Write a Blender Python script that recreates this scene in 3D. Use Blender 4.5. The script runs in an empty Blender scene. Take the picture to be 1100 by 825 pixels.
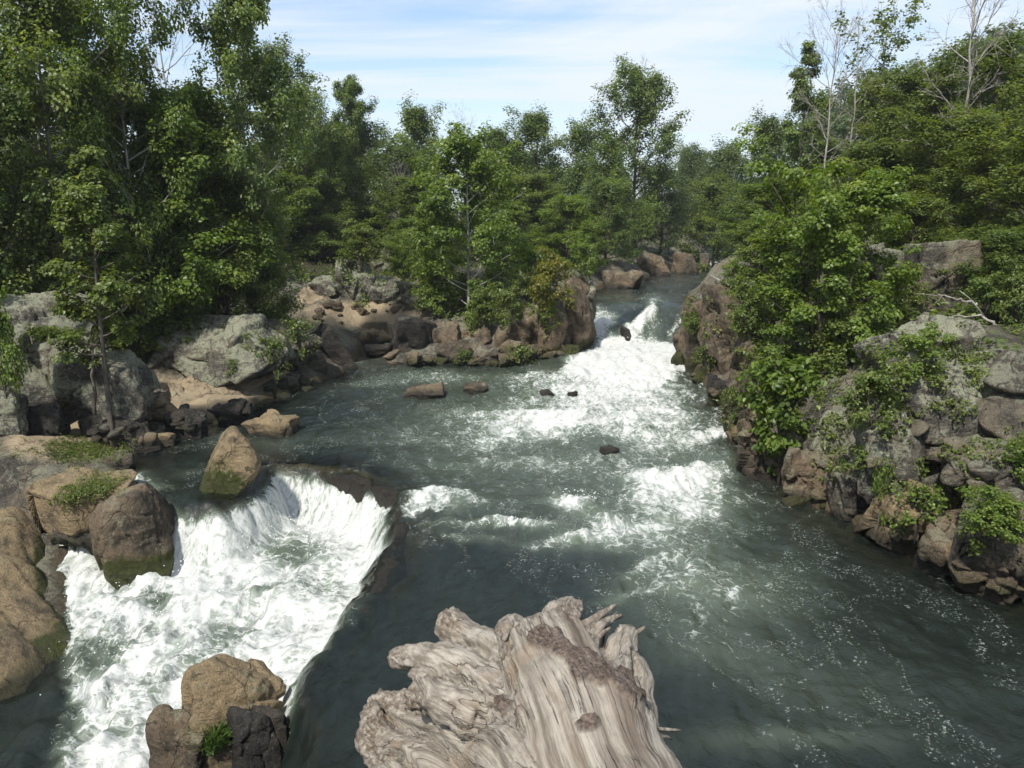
import bpy, bmesh, math
import numpy as np
from mathutils import Vector, Matrix, Quaternion
PI = math.pi
sc = bpy.context.scene
COL = sc.collection
rad = math.radians

# ------------------------------------------------------------------ camera
CAM = np.array([0.0, 0.0, 7.0]); PITCH = rad(11.6); F = 863.0
cp, sp = math.cos(PITCH), math.sin(PITCH)
cam = bpy.data.cameras.new('camera'); cam_o = bpy.data.objects.new('camera', cam); COL.objects.link(cam_o)
cam.sensor_width = 36.0; cam.lens = 36.0*F/1100.0; cam.clip_start = 0.05; cam.clip_end = 9000
cam_o.location = CAM; cam_o.rotation_euler = (rad(90)-PITCH, 0, 0)
sc.camera = cam_o

def ray(px, py):
    xr = (px-550.0)/F; yr = (412.5-py)/F
    return np.array([xr, cp+yr*sp, -sp+yr*cp])
def W(px, py, z):            # point of the plane z seen at a photo pixel
    d = ray(px, py); return CAM + d*((z-CAM[2])/d[2])
def P(px, py, Y):            # point at distance Y seen at a photo pixel
    d = ray(px, py); return CAM + d*(Y/d[1])
def depth(p): return (p[1]-CAM[1])*cp - (p[2]-CAM[2])*sp
def MPP(p): return depth(p)/F    # metres per photo pixel at p
def PXY(X, Y, Z):
    dx = X; dy = Y; dz = Z-7.0
    t = np.maximum(dy*cp-dz*sp, .05); v = dy*sp+dz*cp
    return 550+F*dx/t, 412.5-F*v/t

def sstep(a, b, x):
    t = np.clip((x-a)/(b-a), 0, 1); return t*t*(3-2*t)

# ------------------------------------------------------------------ noise
def _h(i, j, k, s):
    n = (i*374761393 + j*668265263 + k*2147483647 + s*1274126177) & 0xffffffff
    n = ((n ^ (n >> 13))*1103515245) & 0xffffffff
    n = ((n ^ (n >> 15))*2246822519) & 0xffffffff
    return ((n ^ (n >> 16)) & 0xffff)/32767.5-1.0
def vnoise(p, s=0):
    p = np.asarray(p, float); i = np.floor(p).astype(np.int64); f = p-i
    u = f*f*f*(f*(f*6-15)+10)
    r = 0
    for a in (0, 1):
        wa = u[:, 0] if a else 1-u[:, 0]
        for b in (0, 1):
            wb = u[:, 1] if b else 1-u[:, 1]
            for c in (0, 1):
                wc = u[:, 2] if c else 1-u[:, 2]
                r = r + wa*wb*wc*_h(i[:, 0]+a, i[:, 1]+b, i[:, 2]+c, s)
    return r
def fbm(p, o=4, s=0, gain=.5, ridge=False):
    p = np.asarray(p, float); a = 1.; t = 0; r = 0
    for k in range(o):
        n = vnoise(p*(2.03**k)+k*17.3, s+k*7)
        if ridge: n = 1-2*np.abs(n)
        r = r+a*n; t += a; a *= gain
    return r/t

# ------------------------------------------------------------------ mesh helpers
def mkmesh(name, V, Fs, mats=(), attrs=None, smooth=True):
    """Fs: list of index arrays (n,3) and / or (n,4)"""
    me = bpy.data.meshes.new(name); V = np.asarray(V, np.float32)
    Fs = [np.asarray(f, np.int32) for f in Fs if len(f)]
    me.vertices.add(len(V)); me.vertices.foreach_set('co', V.ravel())
    nl = sum(f.size for f in Fs); nf = sum(len(f) for f in Fs)
    me.loops.add(nl); me.polygons.add(nf)
    me.loops.foreach_set('vertex_index', np.concatenate([f.ravel() for f in Fs]))
    tot = np.concatenate([np.full(len(f), f.shape[1], np.int32) for f in Fs])
    st = np.zeros(nf, np.int32); st[1:] = np.cumsum(tot)[:-1]
    me.polygons.foreach_set('loop_start', st)
    me.polygons.foreach_set('use_smooth', np.full(nf, bool(smooth)))
    me.update(calc_edges=True)
    for m in mats: me.materials.append(m)
    for k, a in (attrs or {}).items():
        a = np.asarray(a, np.float32)
        if a.ndim == 1:
            at = me.attributes.new(k, 'FLOAT', 'POINT'); at.data.foreach_set('value', a)
        else:
            at = me.attributes.new(k, 'FLOAT_VECTOR', 'POINT'); at.data.foreach_set('vector', a.ravel())
    return me
def link(name, data, parent=None, loc=None):
    o = bpy.data.objects.new(name, data); COL.objects.link(o)
    if parent is not None: o.parent = parent
    if loc is not None: o.location = loc
    return o
def tag(o, label=None, cat=None, group=None, kind=None):
    if label: o['label'] = label
    if cat: o['category'] = cat
    if group: o['group'] = group
    if kind: o['kind'] = kind
    return o
def tube(pts, rads, n=6, cap=True):
    pts = np.asarray(pts, float); m = len(pts); rads = np.asarray(rads, float)
    T = np.gradient(pts, axis=0); T /= np.linalg.norm(T, axis=1)[:, None]+1e-9
    ref = np.array([0, 0, 1.]) if abs(T[0, 2]) < .9 else np.array([1., 0, 0])
    A = np.cross(T, ref); A /= np.linalg.norm(A, axis=1)[:, None]+1e-9
    B = np.cross(T, A)
    th = np.arange(n)*2*PI/n
    V = pts[:, None]+rads[:, None, None]*(A[:, None]*np.cos(th)[None, :, None]+B[:, None]*np.sin(th)[None, :, None])
    V = V.reshape(-1, 3)
    i = np.arange(m-1)[:, None]*n; j = np.arange(n)[None]
    q = np.stack([i+j, i+(j+1) % n, i+n+(j+1) % n, i+n+j], -1).reshape(-1, 4)
    if cap:
        V = np.vstack([V, pts[0], pts[-1]]); a = m*n
        k = np.arange(n)
        c0 = np.stack([np.full(n, a), (k+1) % n, k, k], -1)[:, :3]
        c1 = np.stack([np.full(n, a+1), (m-1)*n+k, (m-1)*n+(k+1) % n], -1)
        return V, q, np.vstack([c0, c1])
    return V, q, np.zeros((0, 3), int)
class MB:
    def __init__(s): s.v = []; s.q = []; s.t = []; s.n = 0; s.a = []
    def add(s, V, q=None, t=None, a=None):
        V = np.asarray(V)
        if q is not None and len(q): s.q.append(np.asarray(q)+s.n)
        if t is not None and len(t): s.t.append(np.asarray(t)+s.n)
        s.v.append(V); s.n += len(V)
        s.a.append(np.full(len(V), 0.) if a is None else np.asarray(a))
    def mesh(s, name, mats, attr=None, smooth=True):
        Fs = []
        if s.q: Fs.append(np.vstack(s.q))
        if s.t: Fs.append(np.vstack(s.t))
        return mkmesh(name, np.vstack(s.v), Fs, mats, {attr: np.concatenate(s.a)} if attr else None, smooth)

# ------------------------------------------------------------------ materials
def newmat(name):
    m = bpy.data.materials.new(name); m.use_nodes = True
    nt = m.node_tree; nt.nodes.clear(); return m, NT(nt)
class NT:
    def __init__(s, nt): s.nt = nt
    def n(s, t, **kw):
        nd = s.nt.nodes.new(t)
        for k, v in kw.items():
            if k.startswith('i_'):
                k = k[2:]
                nd.inputs[int(k) if k.isdigit() else k.replace('_', ' ')].default_value = v
            else: setattr(nd, k, v)
        return nd
    def l(s, a, b): s.nt.links.new(a, b)
    def math(s, op, a, b=None, clamp=False):
        m = s.nt.nodes.new('ShaderNodeMath'); m.operation = op; m.use_clamp = clamp
        for k, v in ((0, a), (1, b)):
            if v is None: continue
            if isinstance(v, (int, float)): m.inputs[k].default_value = v
            else: s.l(v, m.inputs[k])
        return m.outputs[0]
    def ramp(s, x, stops, interp='LINEAR'):
        r = s.nt.nodes.new('ShaderNodeValToRGB'); r.color_ramp.interpolation = interp
        e = r.color_ramp.elements
        while len(e) < len(stops): e.new(.5)
        for k, (p, c) in enumerate(stops):
            e[k].position = p
            e[k].color = (c, c, c, 1) if isinstance(c, (int, float)) else (*c, 1)
        s.l(x, r.inputs[0]); return r.outputs[0]
    def map(s, x, a, b, c=0., d=1., smooth=True):
        r = s.nt.nodes.new('ShaderNodeMapRange'); r.interpolation_type = 'SMOOTHSTEP' if smooth else 'LINEAR'
        r.clamp = True
        s.l(x, r.inputs[0])
        for k, v in zip((1, 2, 3, 4), (a, b, c, d)):
            if isinstance(v, (int, float)): r.inputs[k].default_value = v
            else: s.l(v, r.inputs[k])
        return r.outputs[0]
    def mix(s, f, a, b, blend='MIX'):
        m = s.nt.nodes.new('ShaderNodeMix'); m.data_type = 'RGBA'; m.blend_type = blend
        for k, v in ((0, f), (6, a), (7, b)):
            if isinstance(v, (int, float)): m.inputs[k].default_value = v
            elif isinstance(v, tuple): m.inputs[k].default_value = (*v, 1) if len(v) == 3 else v
            else: s.l(v, m.inputs[k])
        return m.outputs[2]
    def attr(s, name): return s.n('ShaderNodeAttribute', attribute_name=name)
    def noise(s, vec, scale, detail=6, rough=.55, dist=0., out=0):
        n = s.n('ShaderNodeTexNoise'); n.inputs['Scale'].default_value = scale
        n.inputs['Detail'].default_value = detail; n.inputs['Roughness'].default_value = rough
        n.inputs['Distortion'].default_value = dist
        if vec is not None: s.l(vec, n.inputs['Vector'])
        return n.outputs[out]
    def mapping(s, vec, scale=(1, 1, 1), rot=(0, 0, 0), loc=(0, 0, 0)):
        m = s.n('ShaderNodeMapping'); m.inputs['Scale'].default_value = scale
        m.inputs['Rotation'].default_value = rot; m.inputs['Location'].default_value = loc
        s.l(vec, m.inputs['Vector']); return m.outputs[0]
    def bump(s, h, strength=.5, dist=.05, normal=None):
        b = s.n('ShaderNodeBump'); b.inputs['Strength'].default_value = strength; b.inputs['Distance'].default_value = dist
        s.l(h, b.inputs['Height'])
        if normal is not None: s.l(normal, b.inputs['Normal'])
        return b.outputs[0]
    def out(s, sh): o = s.n('ShaderNodeOutputMaterial'); s.l(sh, o.inputs[0])
    def pbsdf(s, col, rough=.9, spec=.3, normal=None):
        b = s.n('ShaderNodeBsdfPrincipled')
        for k, v in (('Base Color', col), ('Roughness', rough), ('Specular IOR Level', spec)):
            if isinstance(v, (int, float)): b.inputs[k].default_value = v
            elif isinstance(v, tuple): b.inputs[k].default_value = (*v, 1)
            else: s.l(v, b.inputs[k])
        if normal is not None: s.l(normal, b.inputs['Normal'])
        return b

def rock_color(t, p, nrm, base, dark, lich, lich_amt, tan, tan_amt):
    big = t.noise(p, .55, 5, .6, .6)
    mid = t.noise(p, 2.6, 8, .68, .5)
    fine = t.noise(p, 11., 8, .72)
    grit = t.noise(p, 42., 4, .7)
    strat = t.noise(t.mapping(p, (1.2, 1.2, 5.), (.35, .3, 0)), 1.3, 6, .62, .6)
    c = t.mix(t.map(mid, .36, .64), dark, base)
    if tan_amt > 0: c = t.mix(t.map(t.math('ADD', t.math('MULTIPLY', big, .7), t.math('MULTIPLY', mid, .3)), .5-.2*tan_amt, .66-.2*tan_amt), c, tan)
    c = t.mix(t.map(strat, .54, .70, 0, .6), c, dark)
    sepn = t.n('ShaderNodeSeparateXYZ'); t.l(nrm, sepn.inputs[0])
    lb = t.math('ADD', t.noise(p, 1.1, 6, .65, .3), t.math('MULTIPLY', t.noise(p, 7.5, 8, .75), .8))
    lb = t.math('ADD', lb, t.math('MULTIPLY', sepn.outputs[2], .10))
    lm = t.map(lb, 1.08-.26*lich_amt, 1.18-.26*lich_amt, 0, .85)
    lc = t.mix(t.noise(p, 3.2, 4), lich, (lich[0]*.8, lich[1]*.86, lich[2]*.66))
    c = t.mix(lm, c, lc)
    sm = t.map(t.noise(p, 17., 6, .75), .58, .63, 0, .75*min(1, lich_amt+.1))
    c = t.mix(sm, c, (.34, .33, .29))
    dk = t.map(t.noise(p, 5.5, 7, .75, .4), .56, .66, 0, .7)
    c = t.mix(dk, c, (dark[0]*.5, dark[1]*.5, dark[2]*.5))
    # hairline joints
    vor = t.n('ShaderNodeTexVoronoi', feature='DISTANCE_TO_EDGE'); vor.inputs['Scale'].default_value = .75
    pd = t.n('ShaderNodeVectorMath', operation='ADD'); t.l(p, pd.inputs[0])
    nz = t.n('ShaderNodeTexNoise'); nz.inputs['Scale'].default_value = 1.1; nz.inputs['Detail'].default_value = 7; t.l(p, nz.inputs['Vector'])
    t.l(nz.outputs['Color'], pd.inputs[1]); t.l(t.mapping(pd.outputs[0], (1.5, 1.5, .6), (.3, .2, 0)), vor.inputs['Vector'])
    cr = t.map(vor.outputs['Distance'], 0, .016, 1, 0)
    crk = t.math('MULTIPLY', cr, t.map(mid, .42, .62))
    c = t.mix(t.math('MULTIPLY', crk, .7), c, (.03, .026, .022))
    c = t.mix(t.map(grit, .35, .62, .5, 0), c, (dark[0]*.6, dark[1]*.6, dark[2]*.6))
    h = t.math('ADD', t.math('ADD', t.math('MULTIPLY', mid, 1.2), t.math('ADD', t.math('MULTIPLY', fine, .6), t.math('MULTIPLY', grit, .28))), t.math('ADD', t.math('MULTIPLY', strat, .8), t.math('MULTIPLY', crk, -.6)))
    return c, h, mid, fine
def rock_mat(name, *a):
    m, t = newmat(name)
    pos = t.n('ShaderNodeNewGeometry'); p = pos.outputs['Position']
    c, h, mid, fine = rock_color(t, p, pos.outputs['Normal'], *a)
    mo = t.math('MULTIPLY', t.attr('moss').outputs['Fac'], t.map(t.math('ADD', mid, t.math('MULTIPLY', fine, .5)), .55, .85))
    mc = t.mix(t.noise(p, 9., 5), (.018, .025, .006), (.062, .068, .014))
    wet = t.math('MULTIPLY', t.attr('wet').outputs['Fac'], t.map(t.math('ADD', mid, t.attr('wet').outputs['Fac']), .55, 1.0))
    c = t.mix(t.math('MULTIPLY', wet, .86), c, t.mix(mid, (.008, .008, .007), (.032, .027, .020)))
    c = t.mix(t.math('MULTIPLY', mo, 1.3, True), c, mc)
    b = t.pbsdf(c, t.map(wet, 0, 1, .93, .35), .3, t.bump(h, 1., .11))
    t.out(b.outputs[0]); return m
M = {}
RC = {'lichen': ((0.166, 0.157, 0.130), (0.059, 0.054, 0.045), (0.343, 0.343, 0.270), .80, (0.172, 0.148, 0.112), .2),
      'grey': ((0.106, 0.095, 0.078), (0.043, 0.038, 0.031), (0.243, 0.238, 0.192), .45, (0.180, 0.149, 0.104), .35),
      'tan': ((0.161, 0.125, 0.082), (0.064, 0.052, 0.033), (0.281, 0.252, 0.177), .18, (0.301, 0.226, 0.130), .85),
      'brown': ((0.114, 0.090, 0.061), (0.044, 0.036, 0.026), (0.242, 0.219, 0.163), .34, (0.175, 0.129, 0.083), .5),
      'dark': ((0.042, 0.038, 0.033), (0.018, 0.017, 0.015), (0.151, 0.147, 0.122), .15, (0.071, 0.059, 0.045), .3),
      'sill': ((0.037, 0.028, 0.016), (0.017, 0.013, 0.008), (0.067, 0.059, 0.034), .0, (0.063, 0.044, 0.022), .5)}
RC['sandstone'] = ((0.276, 0.219, 0.146), (0.138, 0.107, 0.070), (0.368, 0.335, 0.254), .1, (0.368, 0.293, 0.193), .8)
for k_, a_ in RC.items(): M[k_] = rock_mat(k_+'_rock', *a_)

def leaf_mat(name, stops, trans=.52, hue=.0):
    m, t = newmat(name)
    tone = t.attr('tone').outputs['Fac']
    oi = t.n('ShaderNodeObjectInfo')
    g = t.n('ShaderNodeNewGeometry')
    pn = t.noise(g.outputs['Position'], .35, 3)
    x = t.math('ADD', t.math('ADD', tone, t.math('MULTIPLY', t.math('SUBTRACT', oi.outputs['Random'], .5), .14)), t.math('MULTIPLY', t.math('SUBTRACT', pn, .5), .5), True)
    c = t.ramp(x, stops)
    b = t.pbsdf(c, .42, .5)
    tr = t.n('ShaderNodeBsdfTranslucent')
    hs = t.n('ShaderNodeHueSaturation'); hs.inputs['Hue'].default_value = .485; hs.inputs['Saturation'].default_value = 1.15; hs.inputs['Value'].default_value = 1.5
    t.l(c, hs.inputs['Color']); t.l(hs.outputs[0], tr.inputs[0])
    mx = t.n('ShaderNodeMixShader'); mx.inputs[0].default_value = trans
    t.l(b.outputs[0], mx.inputs[1]); t.l(tr.outputs[0], mx.inputs[2])
    t.out(mx.outputs[0]); return m
M['leaf_mid'] = leaf_mat('leaf_mid', [(0, (0.051, 0.078, 0.016)), (.5, (0.118, 0.165, 0.033)), (.85, (0.184, 0.233, 0.050)), (1, (0.252, 0.277, 0.082))])
M['leaf_dark'] = leaf_mat('leaf_dark', [(0, (0.051, 0.081, 0.022)), (.5, (0.116, 0.171, 0.040)), (.85, (0.184, 0.242, 0.053)), (1, (0.252, 0.294, 0.083))])
M['leaf_far'] = leaf_mat('leaf_far', [(0, (0.050, 0.078, 0.026)), (.5, (0.097, 0.140, 0.041)), (.9, (0.139, 0.184, 0.055)), (1, (0.186, 0.219, 0.073))])
M['leaf_light'] = leaf_mat('leaf_light', [(0, (0.064, 0.102, 0.017)), (.5, (0.130, 0.196, 0.031)), (.85, (0.186, 0.250, 0.045)), (1, (0.242, 0.286, 0.070))])
M['leaf_yellow'] = leaf_mat('leaf_yellow', [(0, (.055, .07, .012)), (.5, (.13, .145, .02)), (.85, (.20, .185, .028)), (1, (.25, .2, .04))])
M['grass'] = leaf_mat('grass_blade', [(0, (.03, .058, .012)), (.5, (.062, .115, .022)), (1, (.11, .165, .035))], .3)
M['dry'] = leaf_mat('dry_grass', [(0, (.09, .085, .045)), (.5, (.16, .15, .08)), (1, (.24, .21, .12))], .3)

def bark_mat(name, a, b, sc_=6.):
    m, t = newmat(name)
    g = t.n('ShaderNodeNewGeometry'); p = g.outputs['Position']
    n = t.noise(t.mapping(p, (1, 1, .22)), sc_*2.2, 7, .65, .5)
    n2 = t.noise(p, sc_*.35, 4)
    c = t.mix(t.map(t.math('ADD', t.math('MULTIPLY', n, .6), t.math('MULTIPLY', n2, .4)), .4, .62), a, b)
    t.out(t.pbsdf(c, .9, .2, t.bump(n, .7, .02)).outputs[0]); return m
M['bark'] = bark_mat('bark', (.05, .042, .034), (.13, .115, .095))
M['bark_pale'] = bark_mat('pale_bark', (.17, .16, .135), (.42, .41, .36), 3.)
M['bark_dead'] = bark_mat('dead_wood', (.17, .155, .135), (.33, .31, .275))
# ------------------------------------------------------------------ river outline (world) and levels
def base_level(Y):
    # water level of the river upstream: pool, rapids, fall, upper reach, far cascade
    return .5*sstep(24, 40, Y)+1.75*sstep(41.2, 47.0, Y)+1.3*sstep(99, 104, Y)
def lvl(px, py):      # fixed point: pixel on the water surface -> world point
    z = 0.
    for _ in range(30): z = .6*z+.4*float(base_level(W(px, py, z)[1]))
    return W(px, py, z)[:2]
bank = [(-26, 2.), (-20, 10.)]
for px, py, z in ((-40, 770, -2.2), (0, 748, -2.2), (58, 700, -2.1), (74, 664, -1.9), (66, 612, -1.6), (78, 566, -1.0), (108, 534, -.3)):
    bank.append(tuple(W(px, py, z)[:2]))
for px, py in ((135, 512), (120, 500), (150, 484), (195, 462), (265, 436), (330, 414), (370, 400), (384, 378), (392, 352), (412, 352), (430, 388), (520, 391), (570, 384), (632, 364)):
    bank.append(tuple(lvl(px, py)))
bank += [(3.9, 43.), (4.5, 48.), (5.2, 53.5)]
for px, py in ((650, 309), (690, 301), (705, 293), (752, 281), (757, 279)):
    bank.append(tuple(lvl(px, py)))
bank += [(27., 118.), (34., 126), (37, 122), (30., 104)]
bank += [(20.5, 78.), (15., 60.), (11.4, 52.), (10.2, 47.5), (9.5, 44.)]
for px, py in ((737, 388), (768, 430), (803, 480), (845, 528), (925, 570), (1000, 603), (1100, 640)):
    bank.append(tuple(lvl(px, py)))
bank += [(11.0, 11.0), (12.5, 5.), (14., -12.), (-26, -12.)]
BANK = np.array(bank)
crest = [W(px, py, 0)[:2] for px, py in ((105, 530), (140, 516), (165, 522), (200, 538), (235, 540), (268, 520), (296, 500), (345, 501), (400, 514), (428, 535), (424, 575), (395, 625), (365, 670), (338, 715), (318, 750), (300, 790))]
crest += [(-3.6, 7.5), (-5., 4.), (-8, -14), (-60, -14), (-60, 22.)]
CREST = np.array(crest)

def polydist(X, Y, poly):
    sh = X.shape; X = X.ravel(); Y = Y.ravel()
    d2 = np.full(X.shape, 1e18); ins = np.zeros(X.shape, bool)
    n = len(poly)
    for i in range(n):
        a = poly[i]; b = poly[(i+1) % n]; e = b-a
        t = np.clip(((X-a[0])*e[0]+(Y-a[1])*e[1])/(e@e+1e-12), 0, 1)
        d2 = np.minimum(d2, (X-a[0]-t*e[0])**2+(Y-a[1]-t*e[1])**2)
        c = (a[1] > Y) != (b[1] > Y)
        with np.errstate(divide='ignore', invalid='ignore'):
            xi = (b[0]-a[0])*(Y-a[1])/(b[1]-a[1]+1e-15)+a[0]
        ins ^= c & (X < xi)
    d = np.sqrt(d2); return np.where(ins, d, -d).reshape(sh)     # positive inside
def drop(X, Y):
    s = polydist(X, Y, CREST)
    kn_ = np.abs(s).ravel() < 4; wv_ = np.zeros(s.size); Xr, Yr = np.ravel(X)[kn_], np.ravel(Y)[kn_]
    if kn_.any():
        wv_[kn_] = fbm(np.stack([Xr*.9, Yr*.9, 0*Xr], -1), 4, 88)*.34
        wv_[kn_] += .9*fbm(np.stack([Xr*.33, Yr*.33, 0*Xr], -1), 2, 89)*(Yr < 17)*np.clip((17-Yr)/3, 0, 1)
    s = s+wv_.reshape(s.shape)
    d = 1.40*sstep(-.18, .95, s)+.80*np.clip((20.5-Y)/8.5, 0, 1)*sstep(.2, 3.2, s)
    return d, s
def wl(X, Y):
    d, s = drop(X, Y); return base_level(Y)-d
def terrain(X, Y):
    X = np.asarray(X, float); Y = np.asarray(Y, float)
    sd = -polydist(X, Y, BANK)
    L = wl(X, Y)
    right = sstep(4, 7, X-.02*Y)*(1-sstep(44, 58, Y))
    leftn = sstep(-2, -4, X)*(1-sstep(27, 34, Y))
    mid = (.2+.9*sstep(0, 1.8, sd)+1.3*sstep(1.5, 9, sd)+1.4*sstep(8, 40, sd))
    rr = .3+2.0*sstep(0, 2.2, sd)+1.6*sstep(1.5, 6, sd)+1.7*sstep(5, 22, sd)
    ll = .12+.55*sstep(.3, 2.5, sd)+2.2*sstep(2.5, 8.5, sd)+1.2*sstep(8, 30, sd)
    rise = mid*(1-right)*(1-leftn)+rr*right+ll*leftn*(1-right)
    q3 = np.stack([X.ravel(), Y.ravel(), 0*X.ravel()], -1)
    nz = fbm(q3*.45, 4, 5).reshape(X.shape)
    low_ = np.exp(-((X+10)/8)**2-((Y-51)/8)**2); rise = rise*(1-.6*low_)
    near = (np.hypot(X, Y) < 75)
    st = np.zeros_like(X); kk = near.ravel()
    qn = q3[kk]; wv = fbm(qn*.7, 3, 8)
    f1_ = ((qn[:, 0]*.55+qn[:, 1]*.38+wv*.9) % 1); f2_ = ((qn[:, 1]*.42-qn[:, 0]*.3+wv*1.1) % 1)
    st.ravel()[kk] = (f1_-.5)*.55+(f2_-.5)*.5+fbm(qn*1.6, 4, 12, .55, True)*.22
    nz = nz+st*1.1*sstep(7., 3., sd)
    land = np.maximum(L, np.where(X < -8, L, L))+rise+nz*.42*sstep(.1, 2.0, sd)
    cs = drop(X, Y)[1]
    sillm = sstep(-2.2, -.2, cs)*(1-sstep(.0, .5, cs))*sstep(-9, -7, X)*(1-sstep(24, 26, Y))
    bed = L-(.22+.95*sstep(0, 2.6, -sd))*(1-sillm*(.5+.43*sstep(13., 15., Y)))+nz*(.06+.05*sillm)
    z = np.where(sd > 0, land, bed)
    z = z*(1-0*X)
    hill = .46*np.maximum(0, X-38-6*np.sin(Y*.03))*sstep(55, 115, Y)
    hill = 46*(1-np.exp(-hill/46))
    far = sstep(140, 400, np.hypot(X, Y))
    z = z+np.where(sd > 0, hill, 0)*(1-.3*far)
    # rock shelf under the viewer, which carries the driftwood trunk
    sh = 4.62-8.*sstep(1.45, 2.35, Y+.25*nz)
    z = np.where((np.abs(X-.2) < 3.4-.5*nz) & (Y < 2.4), np.maximum(z, sh), z)
    return z, sd
def Tz(x, y): return float(terrain(np.array([x]), np.array([y]))[0][0])

def axis(f0, f1, step, grow, lo, hi):
    a = list(np.arange(f0, f1+1e-6, step)); s = step
    while a[-1] < hi: s *= grow; a.append(a[-1]+s)
    b = []; s = step; v = f0
    while v > lo: s *= grow; v -= s; b.append(v)
    return np.array(b[::-1]+a)
gx = axis(-18, 18, .2, 1.06, -2600, 2600); gy = axis(-4, 52, .22, 1.045, -300, 3600)
X, Y = np.meshgrid(gx, gy); Z, SD = terrain(X, Y)
nx, ny = len(gx), len(gy)
def gridfaces(nx, ny):
    i = np.arange(ny-1)[:, None]*nx+np.arange(nx-1)[None]
    return np.stack([i, i+1, i+nx+1, i+nx], -1).reshape(-1, 4)
pxg, pyg = PXY(X, Y, Z)
sand = np.exp(-((pxg-385)/75)**2-((pyg-338)/16)**2)*(SD > .1)
sand = np.maximum(sand, .9*np.exp(-((pxg-170)/140)**2-((pyg-425)/22)**2)*(SD > 0)*(Y < 40))
sand = np.maximum(sand, .9*np.exp(-((pxg-60)/70)**2-((pyg-470)/30)**2)*(SD > 0)*(Y < 40))
m, t = newmat('ground_soil')
g = t.n('ShaderNodeNewGeometry'); p = g.outputs['Position']
sdv = t.attr('sd').outputs['Fac']; n1 = t.noise(p, .9, 7, .6, .4); n2 = t.noise(p, 6., 7, .65)
rockc, rh, _, _ = rock_color(t, p, g.outputs['Normal'], *RC['grey'])
soil = t.mix(t.map(n2, .3, .7), (.022, .019, .012), (.055, .048, .026))
soil = t.mix(t.map(n1, .48, .62), soil, (.028, .042, .012))
c = t.mix(t.map(t.math('ADD', sdv, t.math('MULTIPLY', n1, 3.)), 5.5, 9.5), rockc, soil)
c = t.mix(t.map(t.math('ADD', t.attr('sand').outputs['Fac'], t.math('MULTIPLY', n2, .5)), .55, .9), c, t.mix(n2, (.24, .185, .12), (.38, .31, .21)))
wetm = t.map(sdv, -.1, .45, 1, 0)
c = t.mix(wetm, c, t.mix(n1, (.026, .021, .012), (.098, .072, .038)))
t.out(t.pbsdf(c, t.map(wetm, 0, 1, .95, .5), .25, t.bump(t.math('ADD', rh, t.math('MULTIPLY', n2, .4)), .9, .12)).outputs[0])
M['ground'] = m
me = mkmesh('terrain', np.stack([X, Y, Z], -1).reshape(-1, 3), [gridfaces(nx, ny)], [m], {'sd': SD.ravel(), 'sand': sand.ravel()})
tag(link('terrain', me), 'dark wooded ground with pale sand ledges along both river banks', 'ground', kind='structure')

# ------------------------------------------------------------------ water
ys = [-2., 1., 4., 6.5]; v = 8.
while v < 126: ys.append(v); v *= 1.0052
ys = np.array(ys); NXW = 560; us = np.linspace(0, 1, NXW)
xl = -16+0*ys; xl = np.where(ys > 26, -16+np.clip((ys-26)*.8, 0, 17), xl); xr_ = 13.2-1.7*sstep(14, 24, ys)+np.clip((ys-34)*.32, 0, 30)
X = xl[:, None]+(xr_-xl)[:, None]*us[None]; Y = np.repeat(ys[:, None], NXW, 1)
DR, SC = drop(X, Y); BL = base_level(Y); Lv = BL-DR
PX, PY = PXY(X, Y, Lv)
BD = polydist(X, Y, BANK)
qw = np.stack([X.ravel()*.55, Y.ravel()*.42, 0*X.ravel()], -1); sc_w = np.clip(300/np.maximum(Y, 6)/20, .3, 1.4)
PX0, PY0 = PX, PY
PX = PX+22*sc_w*fbm(qw, 4, 71).reshape(X.shape)*2; PY = PY+9*sc_w*fbm(qw*1.3, 4, 72).reshape(X.shape)*2
def blob(cx, cy, rx, ry, a=0., s=1.):
    ca, sa = math.cos(rad(a)), math.sin(rad(a)); dx, dy = PX-cx, PY-cy
    u, w_ = dx*ca+dy*sa, -dx*sa+dy*ca
    return s*np.exp(-(u/rx)**2-(w_/ry)**2)
def pxpoly(pts, soft):
    d = polydist(PX, PY, np.array(pts, float)); return sstep(-soft, soft, d)
foam = np.zeros_like(X)
def along(X, Y, poly):      # arc length of the nearest point of the crest line
    x, y = X.ravel(), Y.ravel(); best = np.full(x.shape, 1e18); al = np.zeros(x.shape); L = 0
    for i in range(len(poly)-1):
        a = poly[i]; e = poly[i+1]-a; n = math.hypot(*e); tt = np.clip(((x-a[0])*e[0]+(y-a[1])*e[1])/(n*n), 0, 1)
        d = (x-a[0]-tt*e[0])**2+(y-a[1]-tt*e[1])**2; k = d < best
        best = np.where(k, d, best); al = np.where(k, L+tt*n, al); L += n
    return al.reshape(X.shape)
AL = along(X, Y, CREST[:-3]) + .18*fbm(np.stack([X.ravel()*.6, Y.ravel()*.6, 0*X.ravel()], -1), 3, 95).reshape(X.shape)
low = sstep(-.1, .35, SC)                                     # inside the left chute
ch = .91*pxpoly([(45, 590), (150, 505), (215, 560), (290, 490), (430, 535), (415, 600), (340, 745), (290, 840), (20, 840), (90, 740), (70, 690)], 16)
for b in ((165, 652, 30, 20, 10, -.48), (105, 702, 30, 18, 0, -.45), (330, 592, 34, 24, 20, -.44), (255, 690, 40, 14, -20, -.28), (150, 760, 40, 14, -30, -.26), (205, 720, 30, 11, 0, -.26), (290, 640, 30, 12, 10, -.2),
          (25, 790, 42, 70, 0, -.7), (75, 752, 26, 22, 0, -.35), (78, 575, 20, 8, -40, -.35), (125, 625, 10, 22, 20, -.3), (185, 545, 30, 14, 20, -.28), (345, 640, 26, 16, 30, -.18), (230, 600, 26, 14, 0, -.12)):
    ch = ch+blob(*b)
foam = low*ch
up = 1-low
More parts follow.
